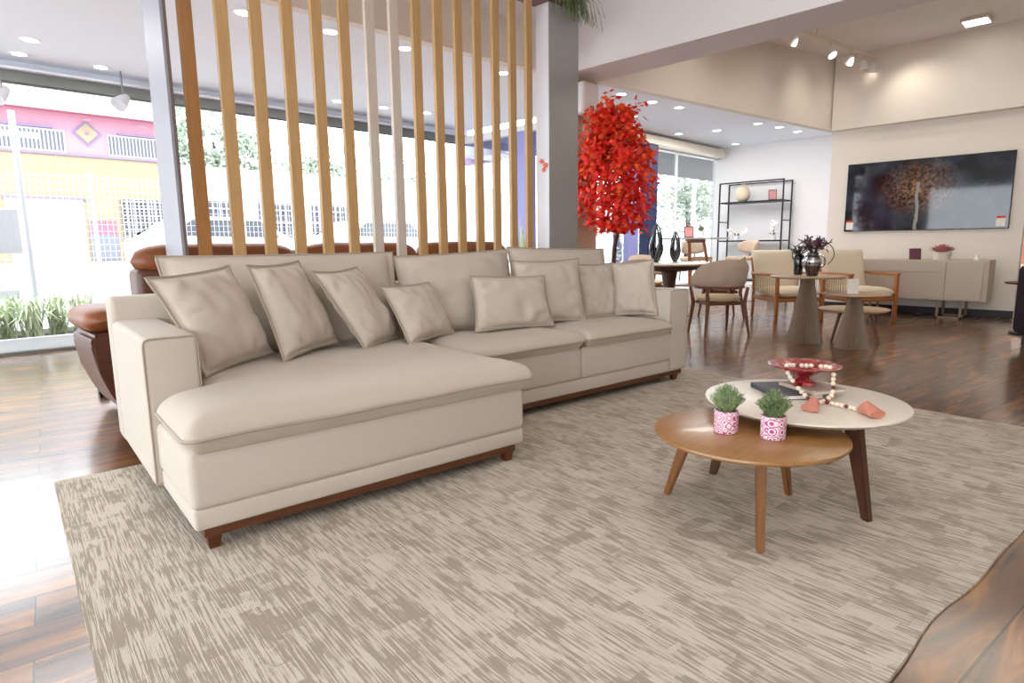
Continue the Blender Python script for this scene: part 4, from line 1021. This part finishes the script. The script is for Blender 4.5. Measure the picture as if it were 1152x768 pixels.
# ---------------------------------------------------------------- the street outside
struct('pavement', MB().bb(-30, 40, 8.37, 12, -.12, 0), 'pave', 'pale pavement outside the shop')
struct('pavement_right', MB().bb(7.22, 40, 6.46, 8.37, -.12, 0), 'pave', 'pale forecourt outside the right window')
g = MB().poly([(-40, 12, 0), (60, 12, 0), (60, 19, .72), (-40, 19, .72)]).poly([(-40, 19, .78), (60, 19, .78), (60, 60, 1.0), (-40, 60, 1.0)]).poly([(-40, 19, .72), (60, 19, .72), (60, 19, .78), (-40, 19, .78)])
struct('street', g, 'road', 'bright street across from the shop')
struct('kerb_planter', MB().bb(-4, 1.9, 8.6, 8.66, 0, .14, .01).bb(-4, 1.9, 9.5, 9.56, 0, .14, .01), 'pave', 'low kerb of the planting bed')
struct('planting_soil', MB().bb(-4, 1.9, 8.66, 9.5, 0, .08), 'soil', 'planting bed before the window')
ll = []
for i, (x, y) in enumerate(((.55, 8.95), (.85, 9.3), (1.05, 8.95), (1.35, 9.3), (.3, 9.3), (1.55, 8.95))):
    rn = random.Random(i); g = MB()
    for k in range(70):
        a = rn.random()*6.28; q = rn.uniform(.12, .36); H_ = rn.uniform(.22, .5); p0 = Vector((x+rn.uniform(-.1, .1), y+rn.uniform(-.1, .1), .08)); p1 = Vector((x+math.cos(a)*q*.5, y+math.sin(a)*q*.5, .08+H_)); p2 = Vector((x+math.cos(a)*q, y+math.sin(a)*q, .1+H_*rn.uniform(.3, .95)))
        w = Vector((-math.sin(a), math.cos(a), 0))*.014; g.poly([p0-w*.5, p0+w*.5, p1+w, p1-w]); g.poly([p1-w, p1+w, p2])
    tag(g.build('lily_clump', 'lily', smooth=0), ('strappy green clump in the bed outside, ' + ('front left', 'back left of centre', 'front middle', 'back middle', 'at the picture edge', 'front right by the recliner')[i]), 'plant', 'lily clumps outside the window')
sg = thing('sign_post', 'white street sign post standing outside the left window', 'sign post', (1.2, 9.6, 0))
MB().tube([(0, 0, 0), (0, 0, 2.75)], .035, 12).build('post', 'b_rail', sg); MB().bb(-.2, .25, -.02, .02, 2.45, 2.52).build('bracket', 'sign_grey', sg, smooth=0)
gs = thing('notice_board', 'pale grey notice board outside at the left picture edge', 'board', (.86, 9.3, 0))
MB().bb(-.35, .24, -.015, .015, 1.07, 1.58, .004).build('panel', 'sign_grey', gs, smooth=0); MB().bb(-.3, -.26, -.02, .02, 0, 1.07).build('post', 'sign_grey', gs, smooth=0)
tag(MB().bb(-.5, 1.06, 9.62, 9.72, .52, .63, .01).bb(-.3, -.25, 9.64, 9.7, 0, .52).bb(.9, .95, 9.64, 9.7, 0, .52).build('barrier_rail', 'sign_grey', smooth=0), 'low grey barrier rail outside behind the planting bed', 'barrier')
# wire fence
fc = thing('mesh_fence', 'white wire mesh fence along the pavement', 'fence', (4, 11.2, 0))
b = MB()
for i in range(150): b.bb(-4+i*.075-.0022, -4+i*.075+.0022, -.0022, .0022, .05, 2.2)
for j in range(22): b.bb(-4, 7.2, -.0025, .0025, .08+j*.1-.0022, .08+j*.1+.0022)
b.build('wire_mesh', 'white_metal', fc, smooth=0)
for i in range(6): MB().bb(-4+i*2.24-.025, -4+i*2.24+.025, -.025, .025, 0, 2.25).build('post', 'white_metal', fc, smooth=0)
# pink and yellow house
bl = thing('painted_house', 'two-storey house with pink upper floor and yellow ground floor across the street', 'building', (3.5, 20, .78))
def bbx(x0, x1, y0, y1, z0, z1): return MB().bb(x0-3.5, x1-3.5, y0-20, y1-20, z0-.78, z1-.78)
bbx(-6, 6.0, 20, 26, .78, 3.6).build('ground_floor', 'b_yellow', bl, smooth=0)
bbx(-6, 6.0, 20.0, 26, 3.6, 4.72).build('upper_floor', 'b_pink', bl, smooth=0)
b = bbx(-6.2, 6.2, 19.6, 20.4, 4.62, 4.74)
MB().poly([(-9.7, -.5, 3.95), (2.7, -.5, 3.95), (2.7, 3.5, 5.6), (-9.7, 3.5, 5.6)]).bb(-9.7, 2.7, -.5, -.4, 3.82, 3.96).build('roof', 'b_roof', bl, smooth=0); b.build('eaves', 'b_red', bl, smooth=0)
bbx(-6, 6.0, 19.95, 20.02, 3.55, 3.62).build('string_course', 'b_trim', bl, smooth=0)
for x0, x1 in ((1.9, 3.55), (4.5, 5.95), (-1.2, .9)):
    bbx(x0, x1, 19.97, 20.05, 3.62, 4.18).build('balcony_opening', 'b_rail', bl, smooth=0)
    b = MB()
    n = int((x1-x0)/.085)
    for k in range(n): b.bb(x0-3.5+.03+k*.085, x0-3.5+.07+k*.085, -.06, -.02, 2.88, 3.36)
    b.build('window_bars', 'b_dark', bl, smooth=0)
    bbx(x0+.25, x1-.25, 19.93, 19.99, 4.2, 4.26).build('balcony_hood', 'b_trim', bl, smooth=0)
def dia(cx, cz, r, y, m, nm):
    MB().prism([(cx-r, cz), (cx, cz-r), (cx+r, cz), (cx, cz+r)], y-.03, y).build(nm, m, bl, smooth=0)
dia(.54, 3.38, .34, -.0, 'b_trim', 'diamond_border'); dia(.54, 3.38, .26, -.03, 'b_yellow', 'diamond_panel'); dia(.54, 3.38, .05, -.06, 'b_trim', 'diamond_centre')
bbx(2.15, 3.78, 19.96, 20.02, .8, 2.42).build('garage_door', 'b_white', bl, smooth=0); bbx(2.1, 3.85, 19.93, 20.02, 2.42, 2.5).build('lintel', 'b_trim', bl, smooth=0)
bbx(3.86, 4.48, 19.96, 20.02, .82, 1.5).build('blue_board', 'b_blue', bl, smooth=0); bbx(3.86, 4.48, 19.96, 20.02, 1.5, 1.88).build('red_board', 'b_red', bl, smooth=0)
gt = bbx(4.65, 5.9, 19.97, 20.03, .8, 2.48).build('gate_opening', 'b_dark', bl, smooth=0)
b = MB()
for k in range(12): b.bb(1.15+k*.105, 1.18+k*.105, -.09, -.06, .02, 1.7)
for k in range(9): b.bb(1.15, 2.4, -.09, -.06, .1+k*.19, .13+k*.19)
b.build('gate_bars', 'b_white', bl, smooth=0)
wb = thing('white_building', 'long low white building with dark barred openings seen between the slats', 'building', (9, 20, .78))
MB().bb(-2.9, 10, 0, 5, 0, 2.75).build('wall', 'b_white', wb, smooth=0)
for x in (-2.4, -.5, 1.3):
    MB().bb(x, x+1.4, -.03, .02, .1, 1.75).build('opening', 'b_dark', wb, smooth=0)
    b = MB()
    for k in range(7): b.bb(x+.05+k*.2, x+.09+k*.2, -.1, -.06, .1, 1.75)
    for k in range(4): b.bb(x, x+1.4, -.1, -.06, .3+k*.4, .34+k*.4)
    b.build('bars', 'b_white', wb, smooth=0)
def car(label, loc, rz, m):
    t = thing('car', label, 'car', loc, rz, 'cars parked across the street')
    b = MB().prism([(-2.05, .25), (2.05, .25), (2.1, .6), (1.9, .82), (1.2, .92), (.55, 1.42), (-1.1, 1.45), (-1.8, 1.0), (-2.1, .92)], -.82, .82, .06); b.build('body', m, t)
    MB().prism([(1.02, .95), (.5, 1.36), (-1.05, 1.38), (-1.6, 1.0)], -.835, .835).build('windows', 'carglass', t)
    for x in (-1.3, 1.3):
        for y in (-.8, .8):
            w = MB().lathe([(0, -.1), (.2, -.1), (.31, -.08), (.32, 0), (.31, .08), (.2, .1), (0, .1)], seg=24)
            for v in w.bm.verts: v.co = Vector((v.co.x+x, v.co.z+y, v.co.y+.32))
            w.build('wheel', 'tyre', t)
car('white car parked before the yellow house, left of the white end post', (6.0, 16.2, .40), R(3), 'carwhite')
car('rose-tinted pale car seen low between the slats', (10.7, 16.4, .40), R(3), 'carpink')
# trees across the street
def tree(loc, h, r, n, label, seed, m='b_green', low=.35):
    rn = random.Random(seed); t = thing('street_tree', label, 'tree', loc, 0, 'trees across the street')
    MB().tube([(0, 0, 0), (.1, 0, h*.4), (0, .1, h*.75)], [.16, .12, .05], 8).build('trunk', 'trunk', t)
    g = MB(); blobs = [(Vector((rn.uniform(-r, r)*.7, rn.uniform(-r, r)*.5, h*rn.uniform(low+.1, .95))), rn.uniform(.3, .55)*r) for _ in range(14)]
    for k in range(n):
        c, q = rn.choice(blobs); dd = Vector((rn.gauss(0, 1), rn.gauss(0, 1), rn.gauss(0, 1))).normalized()*q*rn.uniform(.6, 1); p = c+dd
        u = Vector((rn.gauss(0, 1), rn.gauss(0, 1), rn.gauss(0, 1))).normalized(); w = u.orthogonal().normalized(); s_ = rn.uniform(.07, .15)*r*.5
        g.poly([p-u*s_, p+w*s_*.5, p+u*s_, p-w*s_*.5])
    g.build('crown', m, t, smooth=0)
tree((10.4, 28.5, .85), 6.4, 3.0, 3200, 'broad pale green tree seen between the first slats', 1)
tree((16.6, 32, .85), 6.0, 2.8, 2800, 'pale green tree seen between the middle slats', 2)
tree((23, 33, .85), 5.2, 2.6, 2200, 'pale green tree near the pale slats, lower than the others', 3)
tree((21.8, 12.2, 0), 3.6, 1.9, 1800, 'bushy tree outside the window beside the shelf unit', 4)
tree((13.6, 9.7, 0), 2.5, 1.0, 1200, 'low spiky-looking bush outside behind the red tree trunk', 5, 'lily', .1)
struct('beam_outside', MB().bb(7.3, 7.5, 6.9, 8.6, 2.5, 2.9), 'lav', 'pale violet fascia outside the return pane')
cy = thing('awning', 'dark canopy over the forecourt outside the right window', 'canopy', (15, 9.2, 0))
MB().bb(-4.5, 4.5, .4, 1.5, 3.35, 3.45).bb(-4.5, 4.5, .36, .44, 3.0, 3.75).build('roof', 'dkgrey', cy, smooth=0)
for x in (-4.2, 4.2): MB().bb(x-.05, x+.05, 1.3, 1.4, 0, 3.35).build('post', 'white_metal', cy, smooth=0)

# ---------------------------------------------------------------- light
W = bpy.data.worlds.new('sky'); bpy.context.scene.world = W; W.use_nodes = True
bg = W.node_tree.nodes['Background']; bg.inputs[0].default_value = (.88, .94, 1, 1); bg.inputs[1].default_value = 7.0
sn_ = bpy.data.lights.new('sun', 'SUN'); sn_.energy = 1.5; sn_.angle = R(3); sn_.color = (1, .97, .92)
so = bpy.data.objects.new('sun', sn_); C.objects.link(so); so.rotation_euler = Vector((.25, .72, -.65)).to_track_quat('-Z', 'Y').to_euler()
WARM = (1, .92, .79); NEUT = (1, .97, .94)
light('fill_light_sofa', 'AREA', (2.2, .8, 3.85), 28, NEUT, 2.4, 1.6)  # unseen area light added as front fill for the sofa and rug
light('fill_light_behind_camera', 'AREA', (1.0, -2.0, 3.85), 22, NEUT, 2.4, 1.6)  # second added fill, out of view behind the camera
light('ceiling_lamp_lounge', 'AREA', (8.4, 1.2, 3.85), 42, WARM, 2.0, 2.0)
light('ceiling_lamp_low', 'AREA', (9.8, 5.2, 3.0), 95, NEUT, 3.0, .8)
light('ceiling_lamp_window', 'AREA', (2.6, 6.6, 3.0), 110, NEUT, 5.0, 1.0)
for x, y, tg in ((8.45, 3.25, (8.5, 4.1, 2.9)), (9.9, 3.0, (10.2, 3.7, 3.0)), (10.2, 2.6, (10.74, 2.4, 3.0)), (7.2, 3.4, (7.2, 4.4, 3.1))):
    light('track_spot_lamp', 'SPOT', (x, y, 3.6), 15, WARM, .06, None, tg, 110, .9)

# ---------------------------------------------------------------- camera
cam = bpy.data.cameras.new('camera'); cam.sensor_width = 36; cam.sensor_fit = 'HORIZONTAL'; cam.lens = 690.34*36/1152; cam.clip_end = 300
co_ = bpy.data.objects.new('camera', cam); C.objects.link(co_); bpy.context.scene.camera = co_
pit, rol, yaw = R(8.9766), R(.73575), R(44.897)
r = Vector((math.cos(yaw), -math.sin(yaw), 0)); f = Vector((math.sin(yaw), math.cos(yaw), 0)); dn = Vector((0, 0, -1))
f2 = math.cos(pit)*f+math.sin(pit)*dn; d2 = math.cos(pit)*dn-math.sin(pit)*f
r3 = math.cos(rol)*r+math.sin(rol)*d2; d3 = math.cos(rol)*d2-math.sin(rol)*r
mw = Matrix((r3, -d3, -f2)).transposed().to_4x4(); mw.translation = (0, 0, 1.1); co_.matrix_world = mw
sc = bpy.context.scene
sc.view_settings.view_transform = 'Standard'; sc.view_settings.look = 'None'; sc.view_settings.gamma = 1; sc.view_settings.exposure = -.1
sc.view_settings.use_curve_mapping = False
sc.cycles.max_bounces = 10; sc.cycles.diffuse_bounces = 5; sc.cycles.transparent_max_bounces = 16
sc.cycles.sample_clamp_indirect = 6
sc.cycles.use_denoising = True
